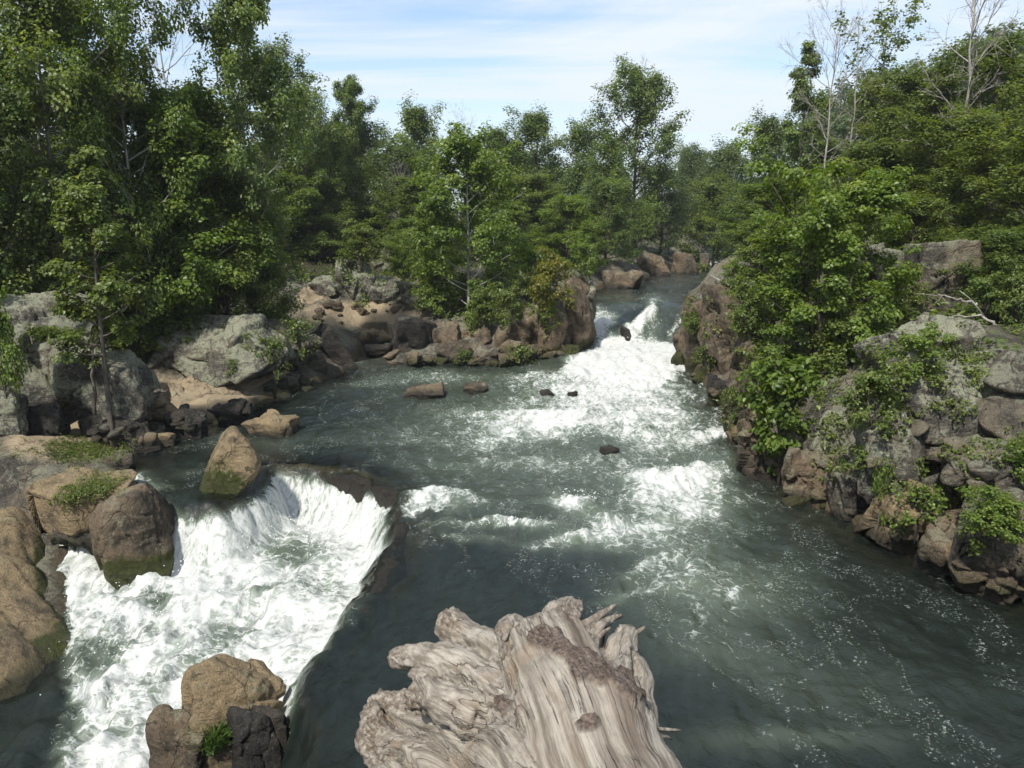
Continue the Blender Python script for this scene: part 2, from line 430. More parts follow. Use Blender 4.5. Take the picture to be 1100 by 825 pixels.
r = .70*pxpoly([(628, 377), (650, 367), (738, 366), (740, 398), (706, 413), (662, 413), (618, 405), (606, 394)], 6)
for b in ((652, 352, 15, 13, 0, .8), (690, 348, 8, 20, 25, .85), (673, 345, 5, 14, 20, -.7), (648, 334, 9, 6, 0, .45), (728, 352, 3, 12, 25, .4), (706, 356, 8, 10, 0, .15), (762, 283, 14, 4, 0, 1.),
          (640, 430, 80, 16, 0, .30), (590, 450, 70, 14, -6, .27), (560, 470, 60, 10, -8, .32), (640, 455, 90, 7, 0, .30), (700, 445, 50, 12, 0, .3),
          (480, 405, 50, 5, 0, .2), (590, 405, 50, 7, 0, .3), (655, 418, 75, 12, 0, .34), (690, 405, 50, 12, 0, .2), (395, 412, 40, 6, -8, .22), (265, 428, 34, 6, -16, .8), (380, 385, 16, 7, 0, .5), (378, 370, 10, 7, 0, .5),
          (740, 510, 52, 11, -4, .52), (700, 522, 40, 12, 10, .35), (745, 540, 50, 26, 0, .36), (622, 538, 26, 8, 8, .52), (660, 560, 34, 12, 10, .34), (555, 566, 44, 6, 6, .5), (640, 582, 34, 10, -8, .5), (600, 590, 60, 8, 0, .25),
          (480, 536, 44, 6, 3, .52), (450, 545, 22, 7, -20, .45), (490, 580, 30, 8, 10, .36), (470, 560, 30, 8, 0, .2),
          (560, 500, 80, 8, 0, .18), (520, 445, 60, 10, 0, .2), (440, 470, 60, 12, 0, .12), (350, 470, 60, 14, 0, .1), (240, 470, 50, 10, 0, .12), (690, 470, 60, 8, 0, .35), (770, 470, 30, 6, 0, .35), (735, 480, 50, 6, -10, .25),
          (735, 600, 70, 40, 30, .20), (800, 640, 80, 40, 20, .17), (760, 690, 90, 30, 15, .14), (900, 740, 150, 40, 15, .12), (700, 640, 60, 20, 0, .14), (850, 800, 120, 16, 0, .2), (700, 610, 26, 8, -30, .24), (690, 640, 40, 5, -8, .22),
          (660, 820, 0.1, 0.1, 0, 0), (160, 515, 26, 7, 10, .6), (205, 505, 26, 6, 0, .2), (300, 475, 40, 8, 0, .1), (370, 660, 12, 26, 35, .35), (400, 600, 30, 30, 0, -.1), (390, 640, 20, 8, 0, .15), (345, 700, 14, 26, 35, .3)):
    r = r+blob(*b)
bg = .15*np.exp(-((PX-640)/180)**2-((PY-500)/90)**2)+.06*np.exp(-((PX-860)/200)**2-((PY-730)/110)**2)+.16*sstep(700, 560, PY)*sstep(360, 460, PX)+.08+.05*sstep(560, 480, PY)+.05*sstep(650, 760, PX)
r = r+bg-.12*blob(480, 620, 120, 40)-.14*blob(940, 600, 120, 34, 25)-.1*blob(420, 730, 120, 80)-.12*blob(800, 500, 30, 16, 30)
r = r*np.where(Y > 52, .6, 1.)
foam = np.clip(np.maximum(foam, 0)+up*np.maximum(r, 0), 0, 1.1)
foam = np.maximum(foam, .66*sstep(.12, .55, SC)*sstep(1.6, .7, SC)*sstep(260, 300, PX)*(PY < 620))
foam *= sstep(-.6, .1, BD)*.9+.1
# wave relief
q = np.stack([X.ravel(), Y.ravel(), 0*X.ravel()], -1)
PX, PY = PX0+(PX-PX0)*.6, PY0+(PY-PY0)*.6
n_big = fbm(q*[.9, .62, 1], 3, 11).reshape(X.shape)
n_mid = fbm(q*[2.6, 1.8, 1], 4, 23).reshape(X.shape)
n_rdg = fbm(q*[1.7, 1.25, 1]+n_mid.reshape(-1, 1)*.3, 5, 37, .58, True).reshape(X.shape)
n_fin = fbm(q*[7.5, 5.5, 1], 3, 51).reshape(X.shape)
fall = sstep(41.0, 42.2, Y)*sstep(47.5, 45.5, Y)
rapid = np.clip(foam*1.1, 0, 1)
Zw = Lv+.075*n_big+.055*n_mid+.018*n_fin
Zw += (1-.5*sstep(33, 40, Y))*(rapid**1.3)*(.12*n_rdg+.08*n_mid+.05*n_fin)*(1-.5*low)
fq = np.stack([AL.ravel()*2.6, SC.ravel()*.55, 0*X.ravel()], -1)
n_flow = fbm(fq, 5, 91, .55).reshape(X.shape)
lipz = sstep(2.6, .6, SC)
Zw += low*rapid*((.20*n_rdg+.22*n_big+.10*n_mid+.035*n_fin)*(1-.8*lipz)+.11*n_flow*(.4+.6*lipz)*sstep(.1, 1., SC))
for b in ((740, 510, 52, 10, -4, .17), (622, 536, 26, 7, 8, .2), (555, 564, 44, 6, 6, .17), (640, 580, 34, 7, -8, .14), (480, 536, 46, 6, 3, .14), (640, 452, 90, 7, 0, .18), (590, 448, 60, 6, -6, .15), (690, 468, 50, 6, 0, .15), (770, 492, 28, 6, 10, .18),
          (690, 345, 11, 22, 30, .5), (655, 352, 20, 10, 0, .25), (640, 385, 80, 8, 0, .22), (600, 405, 50, 6, 0, .18), (150, 512, 26, 8, 10, .12), (700, 610, 40, 6, -30, .08)):
    Zw += up*blob(*b)*(1+.5*n_mid)
# folds running with the chute below the lip
Zw += low*.08*np.sin(2.2*(X*.8-Y*.6)+3*n_big)*sstep(1., 2.5, SC)
Zw -= .25*sstep(0, .5, -BD)
dep, _ = terrain(X, Y); dep = np.clip(Zw-dep, 0, 2)
dep = np.where(BD < .02, .02, dep)
qf = gridfaces(NXW, len(ys)); keep = (BD.ravel() > -.7)[qf].any(1); qf = qf[keep]
isl = ((SC.ravel() > .02)[qf]).all(1) & ((Y.ravel() < 27)[qf]).all(1)
VW = np.stack([X, Y, Zw], -1).reshape(-1, 3)

def water_mat(name, white):
    m, t = newmat(name)
    g = t.n('ShaderNodeNewGeometry'); p = g.outputs['Position']
    fo = t.attr('foam').outputs['Fac']
    dist = t.n('ShaderNodeTexNoise'); dist.inputs['Scale'].default_value = .8; dist.inputs['Detail'].default_value = 3; t.l(p, dist.inputs['Vector'])
    pw = t.n('ShaderNodeVectorMath', operation='MULTIPLY_ADD'); t.l(dist.outputs['Color'], pw.inputs[0]); pw.inputs[1].default_value = (1.3, 1.3, 1.3); t.l(p, pw.inputs[2])
    pp = t.mapping(pw.outputs[0], (1, .62, .8), (0, 0, .25))
    pp = t.n('ShaderNodeVectorMath', operation='MULTIPLY_ADD'); t.l(dist.outputs['Color'], pp.inputs[0]); pp.inputs[1].default_value = (.9, .9, .9); t.l(t.attr('flow').outputs['Vector'], pp.inputs[2]); pp = pp.outputs[0]
    a = t.noise(pp, 1.7, 9, .64, .7)
    b = t.noise(pp, 6.5, 7, .66, .6)
    vor = t.n('ShaderNodeTexVoronoi', feature='DISTANCE_TO_EDGE'); vor.inputs['Scale'].default_value = 2.3
    pv = t.n('ShaderNodeVectorMath', operation='MULTIPLY_ADD'); nz = t.n('ShaderNodeTexNoise'); nz.inputs['Scale'].default_value = 3.; nz.inputs['Detail'].default_value = 5; t.l(p, nz.inputs['Vector'])
    t.l(nz.outputs['Color'], pv.inputs[0]); pv.inputs[1].default_value = (.9, .9, .9); t.l(pp, pv.inputs[2]); t.l(pv.outputs[0], vor.inputs['Vector'])
    lace = t.map(vor.outputs['Distance'], 0, .11, 1, 0)
    n = t.math('ADD', t.math('ADD', t.math('MULTIPLY', a, .55), t.math('MULTIPLY', b, .33)), t.math('MULTIPLY', lace, .12))
    # threshold slides with the foam field: lacy streaks -> closed white
    v = t.math('ADD', t.math('MULTIPLY', fo, .62), n)
    fm = t.map(v, .76, .98, 0, 1)
    sp_ = t.math('MULTIPLY', t.map(t.noise(p, 24., 3, .6), .665, .705), t.map(t.math('ADD', fo, t.math('MULTIPLY', t.noise(pp, 1.1, 4, .6, .8), .8)), .50, .64))
    ln = t.map(t.math('ABSOLUTE', t.math('SUBTRACT', t.noise(pp, .55, 4, .55, .6), .5)), .0, .045, 1, 0)
    sp_ = t.math('MULTIPLY', t.map(t.noise(p, 19., 4, .65), .57, .63), t.math('MULTIPLY', ln, t.map(fo, .06, .16)))
    fm = t.math('MAXIMUM', fm, t.math('MULTIPLY', sp_, .85))
    # water body: suspended sediment scatters a grey green, aerated water a paler green
    body = t.mix(t.map(a, .3, .7), (.0075, .0108, .0095), (.0142, .0200, .0165))
    body = t.mix(t.map(fo, .10, .75, 0, .9), body, (.105, .130, .095))
    rip2 = t.noise(t.mapping(p, (1, .6, 1), (0, 0, .3)), 2.2, 4, .6, .8)
    ripple = t.math('ADD', t.math('MULTIPLY', rip2, 1.2), t.math('ADD', t.math('MULTIPLY', t.noise(t.mapping(p, (1, .7, 1)), 5., 6, .6, .5), 1.), t.math('MULTIPLY', t.noise(p, 17., 4, .55), .3)))
    nb = t.bump(ripple, .55, .085)
    fb = t.bump(t.math('ADD', t.math('MULTIPLY', a, .8), t.math('MULTIPLY', b, .4)), .6, .16)
    wat = t.pbsdf(body, .07, .5, nb); wat.inputs['IOR'].default_value = 1.33
    tr = t.n('ShaderNodeBsdfTransparent'); tr.inputs[0].default_value = (.80, .86, .74, 1)
    gl = t.n('ShaderNodeBsdfGlossy'); gl.inputs['Roughness'].default_value = .07; t.l(nb, gl.inputs['Normal'])
    fr = t.n('ShaderNodeFresnel'); fr.inputs['IOR'].default_value = 1.33; t.l(nb, fr.inputs['Normal'])
    sh = t.n('ShaderNodeMixShader'); t.l(fr.outputs[0], sh.inputs[0]); t.l(tr.outputs[0], sh.inputs[1]); t.l(gl.outputs[0], sh.inputs[2])
    dm = t.n('ShaderNodeMixShader'); t.l(t.map(t.attr('depth').outputs['Fac'], .0, .85, .12, 1., False), dm.inputs[0]); t.l(sh.outputs[0], dm.inputs[1]); t.l(wat.outputs[0], dm.inputs[2])
    fcol = t.mix(t.map(t.math('ADD', v, t.math('MULTIPLY', t.math('SUBTRACT', b, .5), .7)), .80, 1.10), (.24, .27, .24), (.50, .51, .49))
    fsh = t.pbsdf(fcol, .75, .2, fb)
    fsh.inputs['Subsurface Weight'].default_value = 0
    mx = t.n('ShaderNodeMixShader'); t.l(fm, mx.inputs[0]); t.l(dm.outputs[0], mx.inputs[1]); t.l(fsh.outputs[0], mx.inputs[2])
    t.out(mx.outputs[0]); return m
M['water'] = water_mat('river_water', 0)
FLOW = np.where((low > .5)[..., None], np.stack([AL*1.25, SC*.36+.12*Zw, Zw*.3], -1), np.stack([X*1., Y*.5, Zw], -1)).reshape(-1, 3)
def submesh(name, faces, mat):
    u, inv = np.unique(faces, return_inverse=True)
    return mkmesh(name, VW[u], [inv.reshape(-1, 4)], [mat], {'foam': foam.ravel()[u], 'depth': dep.ravel()[u], 'flow': FLOW[u]})
tag(link('river', submesh('river', qf[~isl], M['water'])), 'dark green river with white rapids running between rocky banks', 'river', kind='structure')
tag(link('waterfall', submesh('waterfall', qf[isl], M['water'])), 'white foaming side fall pouring over a rock sill at lower left', 'waterfall', kind='structure')
# ------------------------------------------------------------------ rocks
_ico = {}
def ico(n):
    if n not in _ico:
        bm = bmesh.new(); bmesh.ops.create_icosphere(bm, subdivisions=n, radius=1)
        V = np.array([v.co[:] for v in bm.verts]); T = np.array([[v.index for v in f.verts] for f in bm.faces]); bm.free()
        _ico[n] = (V, T)
    return _ico[n]
def rock_shape(seed, n=5, planes=9, p=14, box=.9, tilt=.25):
    rng = np.random.default_rng(seed); V, T = ico(n)
    N = [np.array(a, float)+rng.normal(0, tilt, 3) for a in ((1, 0, 0), (-1, 0, 0), (0, 1, 0), (0, -1, 0), (0, 0, 1), (0, 0, -1))]
    D = list(rng.uniform(box*.8, box*1.12, 6))
    for _ in range(planes+4): N.append(rng.normal(0, 1, 3)); D.append(rng.uniform(.68, 1.12))
    N = np.array(N); N /= np.linalg.norm(N, axis=1)[:, None]; D = np.array(D)
    pr = np.maximum(V@N.T, 0)/D
    p = p*1.9
    r = (pr**p).sum(1)**(-1/p)
    Q = V*r[:, None]
    mn, mx = Q.min(0), Q.max(0); return (Q-(mn+mx)/2)/((mx-mn)/2), T
def rotm(rx, ry, rz):
    return np.array(Matrix.Rotation(rad(rz), 3, 'Z') @ Matrix.Rotation(rad(ry), 3, 'Y') @ Matrix.Rotation(rad(rx), 3, 'X'))
def hit(px, py):       # where the line of sight through a photo pixel first meets the ground
    ys_ = np.linspace(9, 140, 1400); d = ray(px, py); pts = CAM+d*(ys_/d[1])[:, None]
    z = terrain(pts[:, 0], pts[:, 1])[0]; k = np.argmax(z >= pts[:, 2]); return pts[k] if (z >= pts[:, 2]).any() else pts[-1]
NROCK = [0]
def rock(x0, x1, y0, y1, zb, mat, label, name='boulder', thick=.8, tilt=(0, 0, 0), n=5, planes=8, p=14, box=.9, jit=.22, rough=1., moss=0., wet=.28, group=None, mossw=None, seed=None, sink=.12, cols=0, Yc=None, hzo=None, frac=1., pre=None):
    NROCK[0] += 1; seed = seed or NROCK[0]*13+5
    n = 6 if (x1-x0)*(y1-y0) > 3600 else (4 if (x1-x0)*(y1-y0) < 700 else 5)
    Q, T = rock_shape(seed, n, planes, p, box, jit)
    cx = (x0+x1)/2
    b = W(cx, y1, zb) if Yc is None else P(cx, y1, Yc)
    s = MPP(b); hx = (x1-x0)/2*s; hz = (y1-y0)/2*s; hy = max(hx, hz*.8)*thick
    hz = hz*1.0
    R = rotm(*tilt)
    if pre is not None: Q = Q*pre
    Q = Q@R.T
    mn, mx = Q.min(0), Q.max(0); Q = (Q-(mn+mx)/2)/((mx-mn)/2)
    # seen from above the top face also adds height in the picture
    el = math.atan2(7-zb, b[1]); top = hy*2*math.sin(el)*.38
    hz2 = max((y1-y0)*s-top, .35*(y1-y0)*s)/2/math.cos(el)
    if hzo: hz2 = hzo
    Q = Q*[hx, hy, hz2*(1+sink)]
    C = np.array([b[0], b[1]+hy*.8, zb+hz2*(1-sink)])
    rr = min(hx, hy, hz2)
    Pw = Q+C
    rg_ = np.random.default_rng(seed+1)
    wq = np.stack([vnoise(Pw*(1.1/rr)+k_*9.1+seed, seed+k_) for k_ in range(3)], -1)*.33*rr
    # fracture: blocks of the rock step in and out and lean a little
    cn = C+rg_.uniform(-1, 1, (13, 3))*[hx, hy, hz2]; dd = np.linalg.norm(((Pw+wq)[:, None]-cn[None])*[1.15, 1.15, .85], axis=2)
    o2 = np.argsort(dd, axis=1)[:, :2]; ci = o2[:, 0]; ar = np.arange(len(Pw)); edge = dd[ar, o2[:, 1]]-dd[ar, ci]
    st_ = rg_.uniform(-1, .5, 13)[ci]*.13*rr+(((Pw-cn[ci])*rg_.normal(0, .13, (13, 3))[ci]).sum(1))
    st_ -= .07*rr*np.exp(-(edge/(.05*rr))**2)
    d = st_*frac+fbm(Pw*(.6/rr)+seed, 4, seed, .55)*.20*rr+fbm(Pw*(1.7/rr)+seed, 5, seed+3, .6, True)*.085*rr
    if cols: d = d+rr*.2*(np.abs(((Pw[:, 0]*.8+Pw[:, 1]*.6)*cols+fbm(Pw*.8, 3, seed)) % 1-.5)*-2+.6)
    nr = Q/np.array([hx, hy, hz2])**2; nr /= np.linalg.norm(nr, axis=1)[:, None]+1e-9
    Pw = Pw+nr*(d*rough)[:, None]
    zt = Tz(C[0], C[1])-.15; lo_ = Pw[:, 2].min()
    if lo_ > zt:
        dz = Pw[:, 2]-C[2]; Pw[:, 2] = np.where(dz < 0, C[2]+dz*(C[2]-zt)/(C[2]-lo_), Pw[:, 2])
    L = wl(Pw[:, 0], Pw[:, 1]); L0 = float(wl(np.array([b[0]]), np.array([b[1]-.2]))[0])
    L = np.minimum(L, L0+.1)
    up = Pw[:, 2]-L
    wn = fbm(Pw*1.3, 3, 9)*.18
    wetv = 1-sstep(wet*.35, wet*1.4+.02, up+wn)
    mo = moss*(1-sstep(.35, .9 if mossw is None else mossw, up+wn*1.6))
    o0 = np.array([C[0], C[1], Pw[:, 2].min()])
    me = mkmesh(name, Pw-o0, [T], [M[mat]], {'wet': wetv, 'moss': mo})
    o = link(name, me, None, tuple(o0)); tag(o, label, 'rock', group, 'thing'); return o

G1, G2, G3, G4, G5, G6 = 'boulders along the left bank', 'rocks at the foot of the left bank', 'rocks in the side fall', 'rocks of the central outcrop', 'rocks of the right bank', 'rocks in the river'
# left bank
rock(-60, 78, 322, 440, 1.2, 'lichen', 'tallest grey lichen boulder at the left picture edge under the trees', n=5, planes=6, group=G1, thick=.9, tilt=(0, 6, 0))
rock(-30, 24, 418, 482, .5, 'lichen', 'low rounded lichen boulder below the tallest one, cut by the left edge', n=5, group=G1)
rock(20, 66, 430, 478, .4, 'dark', 'small shaded rock between the low rounded boulder and the thin trunk', group=G1)
rock(44, 150, 368, 458, .7, 'lichen', 'domed pale lichen boulder behind the thin dark trunk', n=5, p=9, group=G1)
rock(92, 140, 348, 376, 2.2, 'grey', 'small grey rock peeping out above the domed lichen boulder', group=G1)
rock(146, 300, 336, 412, .85, 'lichen', 'wide craggy lichen boulder with a diagonal ridge in the middle of the left bank', n=5, planes=11, p=22, group=G1, thick=.7)
rock(240, 345, 350, 402, .8, 'grey', 'sloping brownish boulder right of the wide craggy lichen one', n=5, group=G1, thick=.7, tilt=(0, 14, 0))
rock(318, 352, 376, 412, .1, 'grey', 'blunt grey end of the bank beside the tilted black slab', group=G2, thick=.6)
rock(334, 384, 347, 408, .0, 'dark', 'tilted black slab leaning over the water at the bend', 'rock_slab', n=5, thick=.8, pre=(.42, .8, 1.25), tilt=(0, -34, 25), planes=-4, p=20, jit=.08, frac=.35, seed=610, group=G2, wet=.2)
rock(104, 180, 416, 458, .25, 'tan', 'tan and brown slanting block beside the thin trunk', 'rock_slab', n=5, tilt=(0, -12, 0), thick=.6, planes=4, p=24, group=G2)
rock(78, 150, 440, 478, .15, 'dark', 'long dark flat slab under the thin trunk', 'rock_slab', thick=.5, tilt=(0, -10, 0), p=24, planes=3, group=G2)
rock(108, 172, 448, 484, .05, 'dark', 'dark wedge shaped slab in front of the long flat slab', 'rock_slab', thick=.5, tilt=(0, -12, 0), p=24, planes=3, group=G2)
rock(174, 200, 436, 470, .0, 'dark', 'upright black stone at the water edge left of the pair', 'rock', group=G2, p=22)
rock(196, 222, 440, 472, .0, 'dark', 'squat black stone wedged between two dark neighbours by the pool', 'rock', group=G2, p=22)
rock(222, 262, 431, 460, .0, 'dark', 'dark brown stone just left of the flat tan stone in the pool', 'rock', group=G2)
rock(258, 317, 446, 470, -.05, 'tan', 'flat tan stone lying in the pool above the round boulder', 'rock', n=5, thick=.55, p=9, group=G2, wet=.2)
rock(138, 168, 466, 487, -.03, 'brown', 'small brown stone in the shallow water by the green patch', 'rock', group=G2)
rock(166, 186, 464, 480, -.03, 'tan', 'smaller buff stone beside the small brown stone in the shallows', 'rock', group=G2)
rock(121, 143, 485, 505, -.03, 'grey', 'pale pebble sized rock alone in the dark shallows', 'rock', group=G2)
rock(20, 126, 484, 548, .0, 'tan', 'pale tan slab with the upper green plants on it', 'rock_slab', thick=.9, group=G2, p=9, tilt=(0, 6, 0), hzo=.28, frac=.6)
def shelf(name, label, rim, inner, mat, group, foot, res=.05, amp=1., mossmin=None, wet=(.05, .30), soft=.5):
    """bedrock with a modelled top surface: rim and inner are (px, py, z) of points on the top"""
    RW = np.array([[*W(a, b, z)[:2], z] for a, b, z in rim]); IW = np.array([[*W(a, b, z)[:2], z] for a, b, z in rim+inner])
    gx_ = np.arange(RW[:, 0].min()-.8, RW[:, 0].max()+.8, res); gy_ = np.arange(RW[:, 1].min()-.8, RW[:, 1].max()+.8, res*1.1)
    XX, YY = np.meshgrid(gx_, gy_); q_ = np.stack([XX.ravel(), YY.ravel(), 0*XX.ravel()], -1)
    sd_ = polydist(XX, YY, RW[:, :2])+.22*amp*fbm(q_*1.1, 4, 301).reshape(XX.shape)
    d2 = ((XX.ravel()[:, None]-IW[None, :, 0])**2+(YY.ravel()[:, None]-IW[None, :, 1])**2+.12)**-1.4
    top_ = ((d2*IW[None, :, 2]).sum(1)/d2.sum(1)).reshape(XX.shape)
    st_ = (((q_[:, 0]*.5+q_[:, 1]*.8+fbm(q_*.6, 3, 305)*.9) % 1)-.5).reshape(XX.shape)
    top_ = top_+amp*(.16*fbm(q_*.8, 4, 302).reshape(XX.shape)+.09*st_+.035*fbm(q_*4, 4, 303, .55, True).reshape(XX.shape)-.22*np.exp(-np.clip(sd_, 0, 9)/.16)*(sd_ > 0))
    wall_ = sstep(.02, -soft, sd_); bot_ = np.minimum(top_-.5, foot)
    ZZ = top_-.20*amp*(sd_ <= 0)+(bot_-top_)*wall_
    ZZ = ZZ+.10*amp*fbm(np.stack([XX.ravel(), YY.ravel(), ZZ.ravel()], -1)*1.9, 4, 304).reshape(XX.shape)*sstep(.1, -.2, sd_)
    if mossmin is None and foot > -1: ZZ = np.maximum(ZZ, np.where(sd_ > -.1, terrain(XX, YY)[0]+.05, -9))
    Fq = gridfaces(len(gx_), len(gy_)); Fq = Fq[((sd_ > -.75).ravel()[Fq]).all(1)]
    uu, inv = np.unique(Fq, return_inverse=True)
    VV = np.stack([XX, YY, ZZ], -1).reshape(-1, 3)[uu]
    upv = VV[:, 2]-wl(VV[:, 0], VV[:, 1]); wn2 = fbm(VV*1.5, 3, 9)
    mo_ = .5*(1-sstep(.1, .4, upv))*(mossmin is not None)
    if mossmin is not None: mo_ = mo_+1.9*sstep(.30, -.05, sd_.ravel()[uu]+.25*wn2)*(VV[:, 1] > mossmin)
    o0 = np.array([RW[0, 0], RW[0, 1], foot])
    me = mkmesh(name, VV-o0, [inv.reshape(-1, 4)], [M[mat]], {'wet': 1-sstep(wet[0], wet[1], upv+.2*wn2), 'moss': mo_})
    return tag(link(name, me, None, tuple(o0)), label, 'rock', group, 'thing')
shelf('rock_shelf', 'low smooth tan rock shelf with a mossy edge at the lower left',
      [(-160, 462, .5), (30, 478, .3), (92, 490, .12), (124, 508, .06), (112, 532, -.15), (80, 548, -.7), (54, 575, -1.0), (43, 605, -1.25), (50, 636, -1.42), (66, 648, -1.5), (77, 662, -1.6), (72, 680, -1.66), (40, 704, -1.7), (0, 740, -1.75), (-160, 850, -1.85)],
      [(20, 502, .32), (-40, 486, .5), (72, 500, .22), (10, 545, -.15), (-60, 560, .15), (0, 600, -.75), (-60, 640, -.5), (16, 645, -1.2), (-60, 710, -1.1), (20, 690, -1.5), (50, 560, -.7), (-110, 600, .1)], 'tan', G2, -2.5, mossmin=15.2)
shelf('rock_ledge', 'long pale tan rock ledge between the left boulders and the dark pool', [(128, 440, .42), (170, 436, .40), (215, 431, .38), (262, 424, .36), (306, 412, .34), (344, 399, .34), (356, 388, .4), (345, 376, 1.0), (300, 390, 1.0), (240, 402, 1.05), (180, 408, 1.1), (130, 416, 1.1)],
      [(200, 420, .6), (270, 412, .55), (325, 398, .5)], 'sandstone', G2, -.4, amp=.45, wet=(.02, .22), soft=.35)
shelf('rock_ledge', 'far pale tan rock ledge below the lichen crags', [(308, 356, 1.0), (350, 351, 1.0), (392, 344, 1.0), (444, 336, 1.05), (446, 322, 1.8), (395, 325, 1.75), (345, 333, 1.7), (308, 344, 1.6)],
      [(350, 341, 1.3), (400, 334, 1.35)], 'sandstone', G4, .2, res=.09, amp=.5, wet=(.02, .2), soft=.35)
shelf('rock_sill', 'dark wet rock sill just awash along the right edge of the side fall', [(428, 540, .02), (438, 562, .05), (431, 602, .06), (410, 642, .04), (384, 690, .0), (352, 742, -.06), (332, 742, -.10), (366, 680, -.03), (397, 622, .03), (421, 575, .03)],
      [(424, 590, .07), (402, 632, .06), (376, 684, 0)], 'sill', G3, -1.9, res=.035, amp=.38, wet=(.3, .6), soft=.3)
shelf('rock_sill', 'wet brown rock lip along the back of the side fall', [(300, 500, -.14), (342, 497, -.10), (392, 505, -.03), (436, 527, .0), (428, 537, -.04), (398, 520, -.07), (345, 508, -.14)],
      [(400, 512, -.02), (418, 524, .0)], 'sill', G3, -1.5, res=.04, amp=.35, wet=(.3, .6), soft=.3)
rock(50, 118, 520, 572, -.6, 'grey', 'grey brown slab with the lower green plants, above the left channel', 'rock_slab', thick=.6, moss=.8, group=G2, tilt=(0, 10, 0), hzo=.3)
rock(206, 276, 462, 560, -.8, 'tan', 'tan and green leaning boulder standing on the lip of the side fall', n=5, thick=.6, pre=(1.35, .9, .75), tilt=(0, -48, 10), planes=-4, p=1.9, jit=.1, frac=.35, seed=443, moss=1.5, mossw=.95, group=G3, wet=.35)
rock(90, 178, 526, 634, -1.7, 'brown', 'big brown boulder with a mossy foot in the white water', thick=1.0, moss=1.5, mossw=.8, tilt=(0, -30, 20), planes=-3, group=G3, p=2.6, wet=.4, frac=.4)
rock(186, 303, 720, 860, -1.6, 'tan', 'tan topped boulder with a grass tuft at the bottom edge', thick=.9, p=7, group=G3, wet=.3, tilt=(0, 8, 20), frac=.6, seed=771)
rock(158, 226, 782, 870, -1.6, 'brown', 'lower brown shoulder at the left of the grass tuft boulder', thick=.8, p=8, group=G3, frac=.5, seed=772)
rock(228, 302, 768, 850, -1.3, 'dark', 'dark block at the right of the grass tuft', n=5, thick=.6, p=20, group=G3, tilt=(0, 0, 15))  # whole block takes the dark rock colour
rock(270, 307, 776, 808, -.6, 'dark', 'small dark rock on the right end of the grass tuft boulder', 'rock', thick=.6, p=20, group=G3, Yc=10.6)
# river
rock(433, 477, 412, 434, -.03, 'brown', 'brown flat topped rock in mid river below the central outcrop', 'rock', n=4, thick=.6, hzo=.33, group=G6, tilt=(0, 8, 0))
rock(496, 525, 412, 426, .1, 'brown', 'small brown rock right of the flat topped one in mid river', 'rock', thick=.6, hzo=.24, group=G6)
rock(644, 666, 480, 490, -.05, 'dark', 'small black rock washed over in the middle of the rapids', 'rock', group=G6, thick=.6)
rock(580, 596, 419, 427, .15, 'dark', 'dark rock tip in the foam below the upper fall', 'rock', group=G6, thick=.6)
rock(610, 621, 420, 426, .15, 'dark', 'smallest dark rock tip in the foam, right of its twin', 'rock', group=G6, thick=.6)
# centre outcrop
rock(386, 422, 353, 374, .35, 'tan', 'flat buff rock lying in the side channel', 'rock', group=G4, thick=.6)
rock(390, 425, 369, 382, .3, 'grey', 'low grey slab in front of the flat buff rock', 'rock_slab', group=G4, thick=.6)
rock(417, 470, 338, 390, .3, 'dark', 'angular black block at the left end of the central outcrop', n=5, p=26, planes=4, group=G4, thick=.7)
rock(414, 470, 378, 398, .25, 'grey', 'low flat rock at the foot of the angular black block', 'rock_slab', group=G4, thick=.5)
rock(462, 500, 345, 388, .35, 'brown', 'brown block behind the young tree stem', group=G4)
rock(468, 505, 366, 394, .3, 'brown', 'rounded brown rock at the foot of the young tree', 'rock', group=G4)
rock(505, 538, 374, 396, .3, 'grey', 'flat grey slab at the water edge under the young tree', 'rock_slab', group=G4, thick=.5, p=22)
rock(492, 530, 350, 384, .5, 'brown', 'crumbly brown rock right of the young tree stem', group=G4)
rock(530, 566, 344, 388, .4, 'brown', 'reddish brown rock left of the upright columns', group=G4)
rock(540, 576, 368, 396, .3, 'brown', 'small mossy rock at the waterline below the columns', 'rock', group=G4, moss=1.2, mossw=.7)
rock(563, 590, 324, 382, .4, 'brown', 'leftmost short upright rock column of the central outcrop', 'rock_column', n=5, planes=4, p=18, group=G4, thick=.8, cols=1.)
rock(582, 612, 318, 388, .4, 'brown', 'middle upright rock column with a pointed top', 'rock_column', n=5, planes=4, p=18, group=G4, moss=1., mossw=.8, cols=1.1)
rock(604, 642, 288, 376, .55, 'brown', 'tallest fluted rock column overlooking the upper fall', 'rock_column', n=5, planes=4, p=18, group=G4, thick=1.3, cols=1.2, moss=1.1, mossw=.8)
rock(582, 622, 370, 388, .35, 'dark', 'low black mossy rock at the corner of the columns', 'rock', group=G4, moss=1.2)
rock(618, 640, 300, 345, 1.9, 'lichen', 'lichen grey rear of the tallest column', group=G4)
rock(440, 482, 288, 306, 3.0, 'brown', 'flat weathered brown rock among the shrubs above the outcrop', 'rock_slab', group=G4, thick=.6, Yc=46)
for x0, x1, y0, y1, Yq, l in ((360, 398, 282, 325, 48, 'pale lichen crag above the left end of the sand ledge'), (392, 432, 296, 328, 47, 'pale lichen crag above the middle of the sand ledge'), (424, 462, 300, 334, 46, 'pinkish grey crag at the right end of the sand ledge'), (398, 424, 262, 292, 56, 'highest pale lichen crag among the shrubs'), (330, 364, 296, 322, 50, 'lichen crag half hidden in leaves left of the sand ledge')):
    c0 = hit((x0+x1)/2, y1); rock(x0, x1, y0, y1, float(c0[2]), 'lichen', l, 'rock_crag', n=5, planes=10, p=16, group=G4, thick=.7, cols=.7)
rock(372, 425, 341, 352, .45, 'grey', 'low grey rock step under the sand ledge', 'rock_ledge', group=G4, thick=.4)
